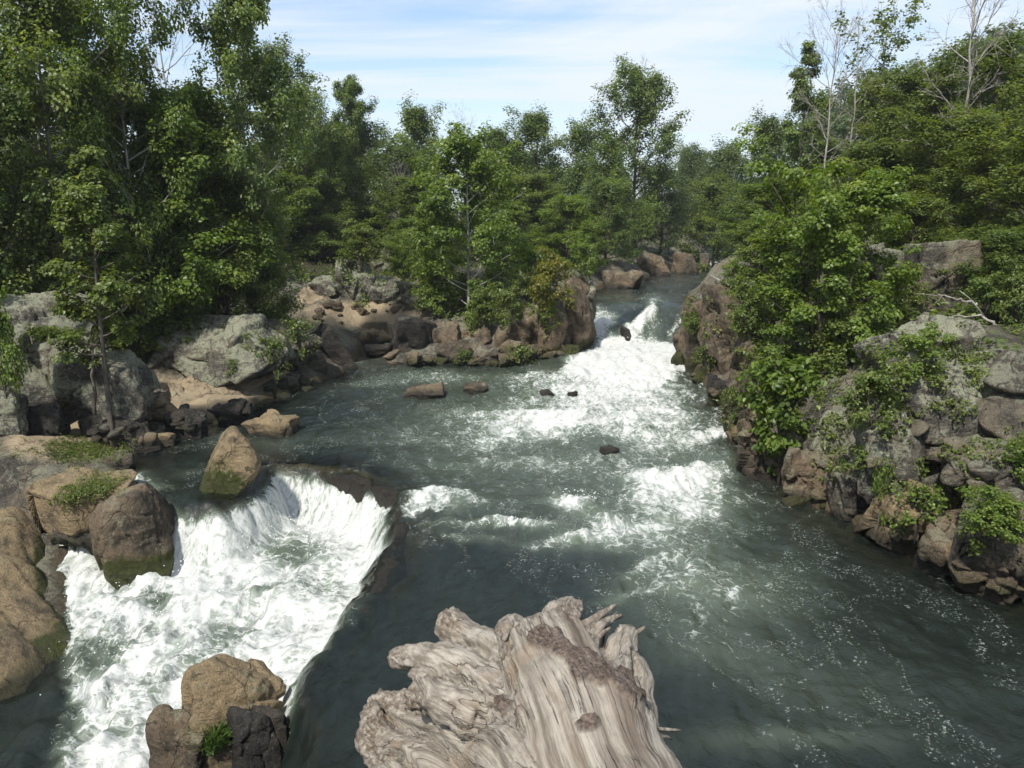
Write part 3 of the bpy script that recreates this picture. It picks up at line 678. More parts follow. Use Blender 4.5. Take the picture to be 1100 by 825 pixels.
for x0, x1, y0, y1, l in ((346, 366, 322, 334, 'grey brown stone on the left part of the sand ledge'), (376, 390, 326, 335, 'small stone in the middle of the sand ledge'), (428, 448, 318, 331, 'stone at the right end of the sand ledge')):
    c0 = hit((x0+x1)/2, y1); rock(x0, x1, y0, y1, float(c0[2]), 'brown', l, 'rock', group=G4)
# upper reach
rock(667, 682, 343, 360, 1.0, 'dark', 'black wet rock splitting the upper fall', 'rock', group=G6, thick=1.6, wet=.9, tilt=(0, 25, 20), p=7, frac=.5, hzo=.24, pre=(1.5, 1, .5))
rock(648, 692, 292, 311, 2.2, 'brown', 'brown rock under the bushy tree at the top of the upper fall', group=G6, n=5)
rock(684, 722, 273, 297, 2.2, 'brown', 'far brown block on the upper pool, left one', group=G6)
rock(722, 752, 272, 295, 2.2, 'brown', 'far reddish block on the upper pool, right one', group=G6)
rock(752, 764, 272, 280, 3.2, 'grey', 'small grey rock beside the farthest cascade', 'rock', group=G6)
# right bank
rock(738, 778, 318, 398, .5, 'brown', 'far end brown cliff buttress opposite the rock columns', 'rock_cliff', n=5, planes=5, p=16, group=G5, frac=1.5, cols=.8, thick=1.2, moss=.7)
rock(766, 806, 306, 420, .3, 'brown', 'second brown cliff buttress behind the fallen grey branch', 'rock_cliff', n=5, planes=6, p=16, group=G5, frac=1.5, cols=.8, thick=1.1)
rock(770, 808, 298, 345, 2.2, 'lichen', 'grey lichen cliff top under the fallen grey branch', 'rock_cliff', n=5, group=G5, frac=1.5, thick=1.2)
rock(794, 852, 320, 468, .2, 'brown', 'tall shaded cliff face left of the bright bush', 'rock_cliff', n=5, planes=6, group=G5, frac=1.5, cols=.7)
rock(724, 744, 374, 394, .4, 'dark', 'black mossy rock at the foot of the far buttress', 'rock', group=G5, frac=1.5, moss=1)
for x0, x1, y0, y1, l in ((744, 766, 392, 416, 'dark green foot rock nearest the far buttress'), (760, 784, 408, 438, 'middle mossy foot rock under the second buttress'), (776, 800, 434, 466, 'dark foot rock with moss under the shaded cliff'), ):
    rock(x0, x1, y0, y1, .15, 'dark', l, 'rock', group=G5, frac=1.5, moss=.9)
rock(783, 800, 456, 474, .1, 'tan', 'small orange tan stone at the waterline left of the bright bush', 'rock', group=G5, frac=1.5, moss=.8, mossw=.3)
rock(798, 850, 455, 518, .05, 'brown', 'brown block directly under the bright bush', n=5, group=G5, frac=1.5, p=18)
rock(870, 918, 440, 500, .8, 'lichen', 'pale speckled boulder right of the bright bush', n=5, group=G5, frac=1.5, p=18, planes=6)
rock(836, 902, 484, 540, -.02, 'brown', 'broad brown rock at the waterline below the speckled boulder', n=5, group=G5, frac=1.5, p=16)
rock(896, 946, 484, 566, -.05, 'grey', 'grey brown cracked block at the waterline in mid bank', n=5, group=G5, frac=1.5, p=20, planes=5)
rock(936, 966, 494, 542, .25, 'grey', 'narrow upright grey slab wedged between two blocks', 'rock_slab', n=5, group=G5, frac=1.5, p=24, planes=3, tilt=(0, 8, 0))
rock(962, 1012, 486, 548, .45, 'grey', 'tilted grey slab with lichen specks beside the narrow one', 'rock_slab', n=5, group=G5, frac=1.5, p=22, planes=4, tilt=(0, 24, 0))
rock(930, 1000, 440, 510, 1.6, 'lichen', 'shaded lichen rock behind the tilted slab', n=5, group=G5)
rock(944, 1062, 530, 600, -.02, 'tan', 'tan ledge with hanging plants at the waterline', 'rock_ledge', n=5, group=G5, frac=1.5, thick=.6, tilt=(0, 10, -18), wet=.5)
rock(1000, 1080, 552, 622, -.02, 'brown', 'cracked brown rock at the waterline right of the planted ledge', n=5, group=G5, frac=1.5, thick=.6, p=18, wet=.5)
rock(1046, 1180, 560, 645, -.02, 'tan', 'large tan waterline rock cut by the right edge', n=5, group=G5, frac=1.5, thick=.6, p=16, wet=.5)
rock(1024, 1140, 470, 545, 1.4, 'grey', 'wide smooth grey boulder on the slope at the right edge', n=5, group=G5, frac=1.5, p=14, thick=.7)
rock(1054, 1170, 528, 606, .9, 'grey', 'grey brown boulder below the wide smooth one at the right edge', n=5, group=G5, frac=1.5, p=16)
rock(972, 1094, 385, 492, 1.9, 'lichen', 'big sloping grey rock face in the middle of the right slope', n=5, group=G5, frac=1.5, p=16, planes=6, thick=.7, tilt=(0, 12, 0))
rock(1056, 1190, 372, 480, 2.3, 'grey', 'grey rock face under the trees at the right edge', n=5, group=G5, frac=1.5, p=16, thick=.7)
rock(938, 1056, 338, 440, 2.6, 'lichen', 'lichen crag below the square topped block', n=5, group=G5, frac=1.5, p=14, planes=10, thick=.6)
rock(984, 1048, 266, 340, 4.0, 'grey', 'square grey block with a pale top among the right trees', n=5, group=G5, frac=.5, p=26, planes=-4, jit=.05, thick=.8, Yc=27, seed=91)
rock(890, 990, 285, 345, 4.0, 'lichen', 'lichen rock half hidden behind the right bank tree', n=5, group=G5, frac=1.5, Yc=28)
rock(810, 880, 300, 350, 3.6, 'lichen', 'pale cliff rock behind the fallen grey branch and the tree', n=5, group=G5, frac=1.5, Yc=33)

# loose stones along the foot of both banks
bpy.context.view_layer.update(); DG = bpy.context.evaluated_depsgraph_get()
def cast(px, py):
    d = Vector(ray(px, py)).normalized(); r = sc.ray_cast(DG, Vector(CAM), d)
    return np.array(r[1]) if r[0] else hit(px, py)
def down(x, y, z0=9.):
    r = sc.ray_cast(DG, Vector((x, y, z0)), Vector((0, 0, -1))); return r[1][2] if r[0] else Tz(x, y)
rl = np.random.default_rng(404)
def loose(name, label, poly, n, smin, smax, mat, group):
    poly = np.array(poly, float); L = np.r_[0, np.cumsum(np.linalg.norm(np.diff(poly, axis=0), axis=1))]
    for k in range(n):
        u = rl.uniform(0, L[-1]); px = np.interp(u, L, poly[:, 0])+rl.normal(0, 5); py = np.interp(u, L, poly[:, 1])+rl.normal(0, 5)
        b = cast(px, py); s = rl.uniform(smin, smax)
        Q, T = rock_shape(int(rl.integers(9999)), 4, 6, 12, .9, .35)
        Q = Q*[s*rl.uniform(.7, 1.2), s*rl.uniform(.7, 1.2), s*rl.uniform(.45, .8)]@rotm(0, rl.uniform(-20, 20), rl.uniform(0, 360)).T
        Q = Q+(Q/np.linalg.norm(Q, axis=1)[:, None])*(fbm(Q*(1.2/s)+k, 4, k)*.25*s)[:, None]
        Pw = Q+b; up = Pw[:, 2]-wl(Pw[:, 0], Pw[:, 1])
        me = mkmesh(name, Q-[0, 0, Q[:, 2].min()], [T], [M[mat]], {'wet': 1-sstep(.08, .4, up), 'moss': .5*(1-sstep(.2, .6, up))})
        tag(link(name, me, None, (b[0], b[1], b[2]+Q[:, 2].min()*.75)), label, 'rock', group, 'thing')
loose('loose_stone', 'small dark loose stone among the rubble at the foot of the left bank', [(95, 470), (150, 460), (200, 455), (260, 438), (330, 412)], 26, .12, .32, 'dark', 'rubble at the foot of the left bank')
loose('loose_stone', 'small brown loose stone among the rubble at the foot of the central outcrop', [(425, 388), (480, 390), (540, 388), (600, 382)], 22, .15, .38, 'brown', 'rubble at the foot of the central outcrop')
loose('loose_stone', 'small dark loose stone among the rubble at the foot of the right bank', [(738, 388), (770, 425), (800, 470), (850, 520), (920, 555), (1000, 590), (1090, 630)], 28, .10, .26, 'brown', 'rubble at the foot of the right bank')
loose('loose_stone', 'small brown loose stone scattered on the sand ledge', [(335, 342), (380, 338), (430, 328)], 16, .12, .36, 'brown', 'stones on the sand ledge')
loose('loose_stone', 'small grey loose stone lying in the cracks of the right slope', [(880, 500), (930, 480), (1000, 545), (1060, 500), (1090, 570), (960, 440)], 16, .12, .34, 'grey', 'loose stones on the right slope')
# ------------------------------------------------------------------ trees and plants
def leafset(rng, C, N, size, n_each, cr, flat=.5, broad=True, outward=None):
    """leaf blades round cluster centres C; returns verts, quads, tris, tone"""
    k = np.repeat(np.arange(len(C)), n_each); m = len(k)
    d = rng.normal(0, 1, (m, 3)); d /= np.linalg.norm(d, axis=1)[:, None]
    rr = rng.random(m)**.45
    off = d*rr[:, None]*cr[k][:, None]; off[:, 2] *= flat
    p = C[k]+off
    nrm = d*.6+rng.normal(0, .38, (m, 3)); nrm[:, 2] += .95
    if outward is not None: nrm = nrm+outward[k]*.45
    nrm /= np.linalg.norm(nrm, axis=1)[:, None]
    a = rng.normal(0, 1, (m, 3)); a[:, 2] -= .35
    t = a-(a*nrm).sum(1)[:, None]*nrm; t /= np.linalg.norm(t, axis=1)[:, None]+1e-9
    b = np.cross(nrm, t)
    s = size*rng.uniform(.6, 1.25, m)
    ct = rng.normal(0, .17, len(C))
    tone = .46+ct[k]+rng.normal(0, .13, m)+.10*off[:, 2]/(cr[k]*flat+1e-6)*0
    if broad:
        sh = np.array([(0, 0, 0), (.28, .42, .1), (.72, .34, .05), (1.0, 0, -.12), (.72, -.34, .05), (.28, -.42, .1)])
        V = p[:, None]+s[:, None, None]*(t[:, None]*(sh[None, :, 0:1]-.4)+b[:, None]*sh[None, :, 1:2]+nrm[:, None]*sh[None, :, 2:3])
        i = np.arange(m)[:, None]*6
        q = np.vstack([i+np.array([0, 1, 2, 3]), i+np.array([0, 3, 4, 5])])
        return V.reshape(-1, 3), q, None, np.repeat(np.clip(tone, 0, 1), 6)
    sh = np.array([(0, 0, 0), (.45, .36, .08), (1.0, 0, -.08), (.45, -.36, .08)])
    V = p[:, None]+s[:, None, None]*(t[:, None]*(sh[None, :, 0:1]-.4)+b[:, None]*sh[None, :, 1:2]+nrm[:, None]*sh[None, :, 2:3])
    i = np.arange(m)[:, None]*4
    q = i+np.array([0, 1, 2, 3])
    return V.reshape(-1, 3), q, None, np.repeat(np.clip(tone, 0, 1), 4)

def prof(shape, t):
    if shape == 'oval': return math.sin(PI*(.10+.86*t))**.75
    if shape == 'cone': return (1-t)**.75*.95+.10 if t > .12 else .55+3.2*t
    if shape == 'bush': return math.sqrt(max(.03, 1-(t*.96)**2))
    if shape == 'vase': return .35+.75*math.sin(PI*min(1, .12+.62*t))*(1 if t < .85 else 1-(t-.85)*3)
    if shape == 'column': return .75*math.sin(PI*(.14+.80*t))**.5
    return 1.

def grow(seed, H, R, c0=.18, shape='oval', nl=26, up=35, leaf=.16, nleaf=12000, cr=.55, gap=.12, tr=.16, lean=(0, 0), stems=1, broad=True, flat=.5, dead=False, wob=.05, subs=1.):
    rng = np.random.default_rng(seed); wood = MB(); C = []; O = []
    for st in range(stems):
        n = 11; z = np.linspace(0, H*.97*(1 if st == 0 else rng.uniform(.7, .95)), n)
        w = np.cumsum(rng.normal(0, wob*H/10, (n, 2)), 0); w -= w[0]
        sp_ = np.array([0, 0.]) if stems == 1 else np.array([math.cos(st*2.4+seed), math.sin(st*2.4+seed)])*R*.42
        fz = (z/H)[:, None]
        T = np.column_stack([w+fz**1.1*sp_+fz*np.array(lean)*H*.1, z]); T[0, 2] = -.5
        r = tr*(1-.9*z/z[-1])+.012; r[0] *= 1.5
        wood.add(*tube(T, r, 8))
        L0 = []
        for i in range(nl if stems == 1 else max(8, nl*2//stems)):
            N_ = nl if stems == 1 else max(8, nl*2//stems)
            tt = c0+(1-c0)*min(.985, ((i+rng.random())/N_)**.92); tc = (tt-c0)/(1-c0)
            f = tt*(n-1); k = min(int(f), n-2); b = T[k]+(T[k+1]-T[k])*(f-k)
            az = i*2.399+rng.normal(0, .5)+st
            L = R*prof(shape, tc)*rng.uniform(.62, 1.22)*(1 if stems == 1 else .7)+.15
            el = rad(up*(.25+.95*tc)+rng.normal(0, 10))
            d = np.array([math.cos(az)*math.cos(el), math.sin(az)*math.cos(el), math.sin(el)])
            m = 6; u = np.linspace(0, 1, m)
            pts = b+d*(u*L)[:, None]+np.cumsum(rng.normal(0, .035*L, (m, 3)), 0)*u[:, None]; pts[:, 2] += .16*L*u**2*(1 if not dead else .6)
            br = max(.010, tr*.42*(1-.75*tc)*min(1, L/R+.2))
            wood.add(*tube(pts, br*(1-.85*u)+.005, 5, False))
            ns = int((3+L*1.9)*subs)
            for j in range(ns):
                v = rng.uniform(.28, 1.); f2 = v*(m-1); k2 = min(int(f2), m-2); bb = pts[k2]+(pts[k2+1]-pts[k2])*(f2-k2)
                dd = d+rng.normal(0, .62, 3); dd[2] += .12; dd /= np.linalg.norm(dd)
                l2 = L*rng.uniform(.22, .48)*(1.25-.55*v)+.12
                u2 = np.linspace(0, 1, 4)
                p2 = bb+dd*(u2*l2)[:, None]+np.cumsum(rng.normal(0, .05*l2, (4, 3)), 0)
                wood.add(*tube(p2, br*.34*(1-.8*u2)+.003, 3 if not dead else 4, False))
                if dead:
                    for q_ in range(3):
                        d3 = dd+rng.normal(0, .6, 3); d3 /= np.linalg.norm(d3); l3 = l2*rng.uniform(.3, .7)
                        p3 = p2[2]+d3*(np.linspace(0, 1, 3)*l3)[:, None]
                        wood.add(*tube(p3, np.array([.008, .006, .003]), 3, False))
                for v2 in (1, 2, 3):
                    C.append(p2[v2]); O.append(dd)
            C.append(pts[-1]); O.append(d)
        C.append(T[-1]); O.append(np.array([0, 0, 1.])); C.append(T[-2]); O.append(np.array([0, 0, 1.]))
    if dead: return wood, None
    C = np.array(C); O = np.array(O)
    # whole sprays drop out together so that gaps stay open
    g = vnoise(C*(1.25/cr*.45)+seed, seed)
    keep = g > np.quantile(g, gap); C = C[keep]; O = O[keep]
    crs = cr*rng.uniform(.55, 1.25, len(C))
    ne = np.maximum(1, (nleaf*(crs**2)/np.sum(crs**2)*1.0)).astype(int)
    return wood, leafset(rng, C, None, leaf, ne, crs, flat, broad, O)

PROTO = {}
def proto(key, leafmat, barkmat='bark', **kw):
    wood, lv = grow(**kw)
    tm = wood.mesh('trunk', [M[barkmat]])
    cm = mkmesh('crown', lv[0], [lv[1]], [M[leafmat]], {'tone': lv[3]}, smooth=False) if lv else None
    PROTO[key] = (tm, cm, kw['H'], kw['R'])
proto('sycamore', 'leaf_mid', 'bark_pale', seed=3, H=13, R=3.9, c0=.06, shape='oval', nl=54, leaf=.155, nleaf=46000, cr=.60, gap=.18, tr=.17, flat=.7)
proto('sycamore2', 'leaf_mid', 'bark_pale', seed=8, H=13, R=3.6, c0=.04, shape='vase', nl=56, leaf=.15, nleaf=46000, cr=.58, gap=.20, tr=.15, flat=.7)
proto('hang', 'leaf_mid', 'bark_pale', seed=17, H=10, R=3.2, c0=.10, shape='bush', nl=58, up=45, leaf=.15, nleaf=56000, cr=.58, gap=.12, tr=.13, flat=.7)
proto('pale', 'leaf_dark', seed=29, H=13, R=3.2, c0=.16, shape='oval', nl=46, up=48, leaf=.155, nleaf=30000, cr=.5, gap=.26, tr=.15, flat=.8)
proto('oak', 'leaf_dark', seed=21, H=13, R=3.6, c0=.08, shape='oval', nl=46, up=52, leaf=.155, nleaf=32000, cr=.56, gap=.2, tr=.18, flat=.85, subs=1.15)
proto('tallopen', 'leaf_dark', seed=34, H=15, R=3.0, c0=.3, shape='cone', nl=34, leaf=.22, nleaf=12000, cr=.62, gap=.30, tr=.16, flat=.5)
proto('round', 'leaf_mid', seed=45, H=9, R=3.4, c0=.04, shape='bush', nl=40, up=54, subs=1.2, leaf=.145, nleaf=32000, cr=.55, gap=.12, tr=.13, flat=.75)
proto('far_a', 'leaf_far', seed=55, H=14, R=4.2, c0=.05, shape='oval', nl=40, up=50, leaf=.27, nleaf=20000, cr=.85, gap=.07, tr=.2, broad=False, flat=.8)
proto('far_b', 'leaf_far', seed=66, H=13, R=4.6, c0=.04, shape='bush', nl=40, up=54, leaf=.27, nleaf=20000, cr=.85, gap=.07, tr=.2, broad=False, flat=.8)
proto('young', 'leaf_light', seed=71, H=8.2, R=2.5, c0=.2, shape='oval', nl=40, up=42, leaf=.14, nleaf=18000, cr=.44, gap=.16, tr=.075, flat=.42, lean=(-.4, 0))
proto('multi', 'leaf_light', seed=82, H=8, R=3.6, c0=.16, shape='oval', nl=30, stems=4, up=38, leaf=.13, nleaf=40000, cr=.42, gap=.2, tr=.075, flat=.42)
proto('shrub', 'leaf_mid', seed=93, H=2.4, R=1.7, c0=.02, shape='bush', nl=16, stems=3, leaf=.13, nleaf=4200, cr=.36, gap=.1, tr=.03)
proto('bush', 'leaf_light', seed=97, H=2.0, R=.95, c0=.02, shape='oval', nl=18, stems=4, up=55, leaf=.16, nleaf=3000, cr=.27, gap=.06, tr=.022)
proto('weed', 'leaf_mid', seed=99, H=.8, R=.8, c0=.0, shape='bush', nl=10, stems=3, leaf=.10, nleaf=1100, cr=.22, gap=.1, tr=.012)
proto('lacy', 'leaf_mid', seed=112, H=14, R=3.2, c0=.52, shape='vase', nl=22, up=50, leaf=.22, nleaf=3000, cr=.5, gap=.34, tr=.13, flat=.5)
proto('dead_a', None, 'bark_dead', seed=131, H=13, R=3.2, c0=.35, shape='vase', nl=20, up=55, tr=.10, dead=True, subs=1.3)
proto('dead_b', None, 'bark_dead', seed=142, H=13, R=2.4, c0=.4, shape='vase', nl=18, up=60, tr=.09, dead=True, subs=1.2)
DEADPARTS = True
rngT = np.random.default_rng(77)
def plant(key, name, label, cat, base, H, Wd, lm=None, bm_=None, rz=None, group=None, tilt=(0, 0), parts=True):
    tm, cm, h0, r0 = PROTO[key]
    sz = H/h0; sx = Wd/(2*r0)
    e = link(name, None, None, tuple(base)); e.empty_display_size = .5
    e.rotation_euler = (rad(tilt[0]), rad(tilt[1]), rngT.uniform(0, 6.28) if rz is None else rad(rz))
    e.scale = (sx, sx, sz); tag(e, label, cat, group)
    a = link('trunk' if cat == 'tree' else 'stems', tm, e)
    if bm_: a.material_slots[0].link = 'OBJECT'; a.material_slots[0].material = M[bm_]
    if cm:
        c = link('crown' if cat == 'tree' else 'foliage', cm, e)
        if lm: c.material_slots[0].link = 'OBJECT'; c.material_slots[0].material = M[lm]
    return e
def tree(key, px, ytop, Yd, wpx, label, name='leafy_tree', lm=None, bm_=None, group=None, sink=0., xoff=0., ybase=None, **kw):
    top = P(px, ytop, Yd); b = P(px, ytop, Yd); zb = Tz(b[0], Yd)-sink
    if ybase is not None: zb = min(P(px, ybase, Yd)[2], down(b[0], Yd)) if ybase > 0 else zb
    return plant(key, name, label, kw.pop('cat', 'tree'), (b[0], Yd, zb), (top[2]-zb)*1.03, wpx*MPP(top), lm, bm_, group=group, **kw)
GL, GC, GR = 'trees on the left bank', 'trees behind the central outcrop', 'trees on the right bank'
# left bank, front to back
tree('sycamore', 30, -10, 29, 190, 'tall broad sycamore rising past the top left corner', 'sycamore_tree', group=GL)
tree('sycamore2', 116, -18, 31, 135, 'bright green sycamore second from the left edge, in front of the dark trees', 'sycamore_tree', group=GL, lm='leaf_light')
tree('hang', 190, 128, 33, 170, 'lower sycamore with sunlit boughs hanging over the wide craggy boulder', 'sycamore_tree', lm='leaf_light', group=GL, rz=120)  # paler leaf green puts the sunlight on these boughs into the colour
tree('oak', -40, 40, 27, 170, 'dark leafy tree cut by the left edge', lm='leaf_dark', group=GL)
tree('pale', 246, -4, 34, 125, 'tall tree with a pale bare trunk showing through its crown', lm='leaf_dark', bm_='bark_pale', group=GL)
tree('oak', 292, 66, 60, 100, 'dense tree right of the pale trunked one', lm='leaf_mid', group=GL)
tree('oak', 318, 112, 58, 75, 'dark tree forming the right shoulder of the left bank wood', lm='leaf_dark', group=GL, rz=200)
tree('round', 296, 200, 56, 110, 'low dark bushy tree above the sloping brownish boulder', lm='leaf_dark', group=GL)
tree('round', 236, 205, 33.5, 120, 'low bright bushy tree above the craggy boulder', lm='leaf_mid', group=GL, rz=50)
tree('round', 96, 205, 30.5, 140, 'low tree above the domed boulder', lm='leaf_mid', group=GL, rz=190)
tree('pale', 380, 98, 66, 66, 'narrow tree standing up just right of the left bank wood', lm='leaf_dark', group=GL)
tree('far_b', 380, 145, 68, 100, 'rounded mid green tree filling the dip right of the left bank wood', lm='leaf_far', group=GL)
tree('round', 352, 150, 62, 85, 'dark rounded tree above the pale crags', lm='leaf_dark', group=GL, rz=10)
tree('round', 340, 200, 58, 80, 'small dark tree at the left end of the sand ledge', lm='leaf_dark', group=GL, rz=80)
tree('round', 20, 215, 32, 150, 'low dark tree behind the tallest grey boulder', lm='leaf_dark', group=GL, rz=30)
tree('round', 165, 225, 33, 130, 'low mid green tree between the hanging sycamore and the dark wood', lm='leaf_light', group=GL, rz=300)
tree('round', 268, 232, 36, 110, 'low tree at the foot of the pale trunked one', lm='leaf_mid', group=GL, rz=215)
tree('oak', 200, 118, 44, 110, 'tree behind the two front sycamores', lm='leaf_mid', group=GL, rz=100)
tree('oak', 100, 85, 40, 140, 'dark tree at the back of the left bank wood', lm='leaf_dark', group=GL, rz=20)
tree('oak', 10, 90, 37, 140, 'dark tree deep behind the left edge', lm='leaf_dark', group=GL, rz=260)
# thin tree on the boulders
tree('tallopen', 92, 175, 23.6, 120, 'slim dark trunked tree standing on the boulders at the left', lm='leaf_mid', bm_='bark', group=GL, ybase=448)
tree('dead_b', 20, -40, 36, 120, 'bare grey treetop behind the broad left sycamore', 'dead_tree', group='bare trees')
tree('dead_a', 168, -22, 38, 110, 'bare grey treetop between the sycamore and the pale trunked tree', 'dead_tree', group='bare trees')
# centre
tree('far_a', 445, 128, 70, 78, 'open crowned tree standing alone against the sky left of centre', lm='leaf_dark', group=GC)
tree('far_b', 420, 172, 62, 90, 'mid green tree below the open crowned one', lm='leaf_far', group=GC)
tree('far_a', 535, 150, 82, 75, 'dark tree left of centre on the skyline', lm='leaf_dark', group=GC)
tree('far_a', 577, 133, 84, 85, 'dark tree with the highest skyline crown just left of the tall one', lm='leaf_dark', group=GC, rz=40)
tree('far_b', 620, 150, 82, 80, 'dark tree close beside the tall centre tree', lm='leaf_dark', group=GC)
tree('oak', 686, 84, 78, 100, 'tall tree rising above the rest at the centre of the skyline', lm='leaf_dark', bm_='bark', group=GC, rz=300)
tree('far_b', 655, 165, 74, 70, 'dark tree at the foot of the tall centre tree', lm='leaf_dark', group=GC, rz=70)
tree('far_b', 712, 190, 86, 80, 'mid green tree right of the tall centre tree', lm='leaf_far', group=GC, rz=150)
tree('round', 652, 205, 64, 78, 'round dark bushy tree at the head of the upper fall', lm='leaf_dark', group=GC)
tree('round', 560, 200, 66, 110, 'wide mid green tree in the middle of the view', lm='leaf_mid', group=GC, rz=250)
tree('round', 610, 222, 58, 80, 'light green low tree behind the yellowish shrub', lm='leaf_light', group=GC, rz=20)
tree('round', 455, 205, 54, 100, 'green tree left of the young tree on the outcrop', lm='leaf_mid', group=GC, rz=111)
tree('round', 405, 225, 66, 75, 'small green tree over the crags left of the young tree', lm='leaf_mid', group=GC, rz=60)
tree('young', 502, 166, 41.5, 120, 'young light green tree on the central outcrop at the water edge', 'young_tree', group=GC, ybase=385, bm_='bark_pale')
tree('round', 470, 236, 44, 70, 'light green low tree beside the young tree', lm='leaf_light', group=GC, rz=160)
tree('dead_a', 498, 138, 74, 44, 'bare grey treetop on the skyline behind the young tree', 'dead_tree', group='bare trees')
tree('dead_b', 428, 190, 58, 50, 'greyish bare bush like tree left of the young tree', 'dead_tree', group='bare trees')
tree('far_b', 748, 172, 118, 60, 'distant tree closing the gap at the end of the river', lm='leaf_far', group=GC)
tree('far_a', 738, 166, 124, 40, 'distant open crowned tree in the skyline gap', lm='leaf_far', group=GC)
tree('round', 535, 232, 56, 90, 'light green low tree in the gap right of the young tree', lm='leaf_light', group=GC, rz=77)
tree('round', 440, 245, 50, 60, 'light green bushy tree over the pinkish crag', lm='leaf_light', group=GC, rz=205)
tree('round', 590, 255, 62, 70, 'mid green bushy tree between the columns and the bushy tree', lm='leaf_mid', group=GC, rz=145)
# right
tree('far_b', 785, 172, 92, 90, 'rounded tree above the right end of the upper pool', lm='leaf_far', group=GR)
tree('far_b', 770, 205, 78, 80, 'mid green low tree at the right end of the upper pool', lm='leaf_mid', group=GR, rz=200)
tree('far_a', 826, 140, 70, 80, 'mid green tree left of the bare right bank trees', lm='leaf_far', group=GR)
tree('tallopen', 866, 56, 52, 66, 'dark tree with a high tufted crown beside the bare trees', lm='leaf_dark', group=GR)
tree('dead_a', 898, 34, 49, 92, 'tall bare tree above the right bank, in front of the hill', 'dead_tree', group='bare trees')
tree('dead_b', 922, 60, 47, 70, 'bare forked tree right of the tallest bare one', 'dead_tree', group='bare trees')
tree('lacy', 960, 38, 48, 92, 'lacy thin crowned tree on the skyline before the hill', lm='leaf_mid', bm_='bark_pale', group=GR)
tree('dead_a', 1058, -55, 36, 150, 'big pale bare tree reaching past the top right edge', 'dead_tree', group='bare trees')
tree('oak', 985, 92, 46, 130, 'mid green tree below the hill crest', lm='leaf_mid', group=GR)
tree('far_a', 890, 160, 56, 110, 'green tree behind the foot of the bare trees', lm='leaf_far', group=GR, rz=75)
tree('oak', 1078, 60, 42, 150, 'dark tree on the hill foot at the right edge', lm='leaf_mid', group=GR, rz=33)
tree('oak', 1040, 130, 34, 150, 'large leafy tree over the square topped block', lm='leaf_mid', group=GR, rz=222)
tree('oak', 1120, 150, 30, 160, 'large leafy tree cut by the right edge', lm='leaf_mid', group=GR, rz=5)
tree('round', 960, 175, 38, 150, 'green rounded tree behind the many stemmed tree', lm='leaf_mid', group=GR, rz=140)
tree('round', 830, 205, 48, 120, 'light green tree over the far cliff', lm='leaf_light', group=GR, rz=260)
tree('round', 1080, 255, 27, 120, 'low dark tree above the grey face at the right edge', lm='leaf_dark', group=GR, rz=300)
tree('round', 985, 225, 30, 100, 'low tree left of the square topped block', lm='leaf_mid', group=GR, rz=10)
tree('multi', 896, 186, 25.2, 215, 'many stemmed light green tree leaning over the right bank rocks', 'leaning_tree', group=GR, ybase=440, lm='leaf_light')
tree('multi', 838, 235, 33, 118, 'light green many stemmed tree on the far right cliff', 'leaning_tree', group=GR, ybase=355, lm='leaf_mid', rz=90)
# shrubs
GS = 'shrubs on the rocks'
def shrub(key, px, ybase, wpx, hpx, Yd, label, name='leafy_shrub', lm=None, rz=None, **kw):
    b = cast(px, ybase); s = MPP(b); b[2] -= .08
    return plant(key, name, label, 'shrub', b, hpx*s, wpx*s, lm, None, rz=rz, group=GS, **kw)
shrub('bush', 838, 494, 76, 100, 22.2, 'bright green bush with big leaves at the right water edge', lm='leaf_light')
shrub('shrub', 6, 425, 60, 95, 22, 'bright yellow green bush at the left edge', lm='leaf_light')
shrub('shrub', 158, 385, 74, 50, 26.5, 'green creeper bush between the domed and craggy boulders', lm='leaf_mid')
shrub('shrub', 196, 352, 60, 34, 27.5, 'dark shrub behind the top of the craggy boulder', lm='leaf_dark')
shrub('weed', 295, 396, 28, 28, 26.2, 'small green weed on the sloping brownish boulder', lm='leaf_mid')
shrub('weed', 250, 402, 14, 14, 25.8, 'tiny weed on the craggy boulder', lm='leaf_mid')
shrub('weed', 322, 372, 36, 24, 28, 'weed at the top of the blunt bank end', lm='leaf_mid')
shrub('shrub', 592, 330, 62, 52, 43.5, 'yellowish shrub behind the rock columns', lm='leaf_yellow')
shrub('shrub', 570, 322, 50, 56, 46, 'light green shrub left of the yellowish one', lm='leaf_light')
shrub('shrub', 625, 300, 40, 40, 50, 'green shrub on top of the tallest column', lm='leaf_light')
shrub('shrub', 548, 350, 40, 40, 43, 'dark green shrub above the reddish brown rock', lm='leaf_mid')
shrub('shrub', 470, 340, 60, 50, 43, 'green shrub on the angular black block', lm='leaf_light')
shrub('shrub', 520, 352, 50, 40, 42, 'green shrub at the foot of the young tree', lm='leaf_mid')
shrub('shrub', 440, 300, 44, 34, 48, 'pale green shrub above the pinkish crag', lm='leaf_light')
shrub('weed', 590, 345, 18, 18, 40.5, 'grassy weed in the cleft of the rock columns', lm='leaf_light')
shrub('weed', 560, 392, 30, 18, 37, 'dark weed at the waterline below the columns', lm='leaf_mid')
shrub('weed', 498, 392, 24, 14, 36, 'weed between the slabs under the young tree', lm='leaf_mid')
shrub('shrub', 536, 318, 44, 50, 48, 'green shrub in the gap right of the young tree', lm='leaf_light')
shrub('shrub', 388, 284, 60, 40, 54, 'dark shrub over the pale crags', lm='leaf_mid')
shrub('shrub', 745, 356, 32, 26, 37.5, 'grey green shrub overhanging the end of the right cliff', lm='leaf_mid')
shrub('shrub', 788, 312, 40, 30, 38, 'yellow green shrub on the far cliff top', lm='leaf_light')
shrub('shrub', 800, 360, 56, 50, 31, 'shrub hanging on the right cliff below the fallen branch', lm='leaf_mid')
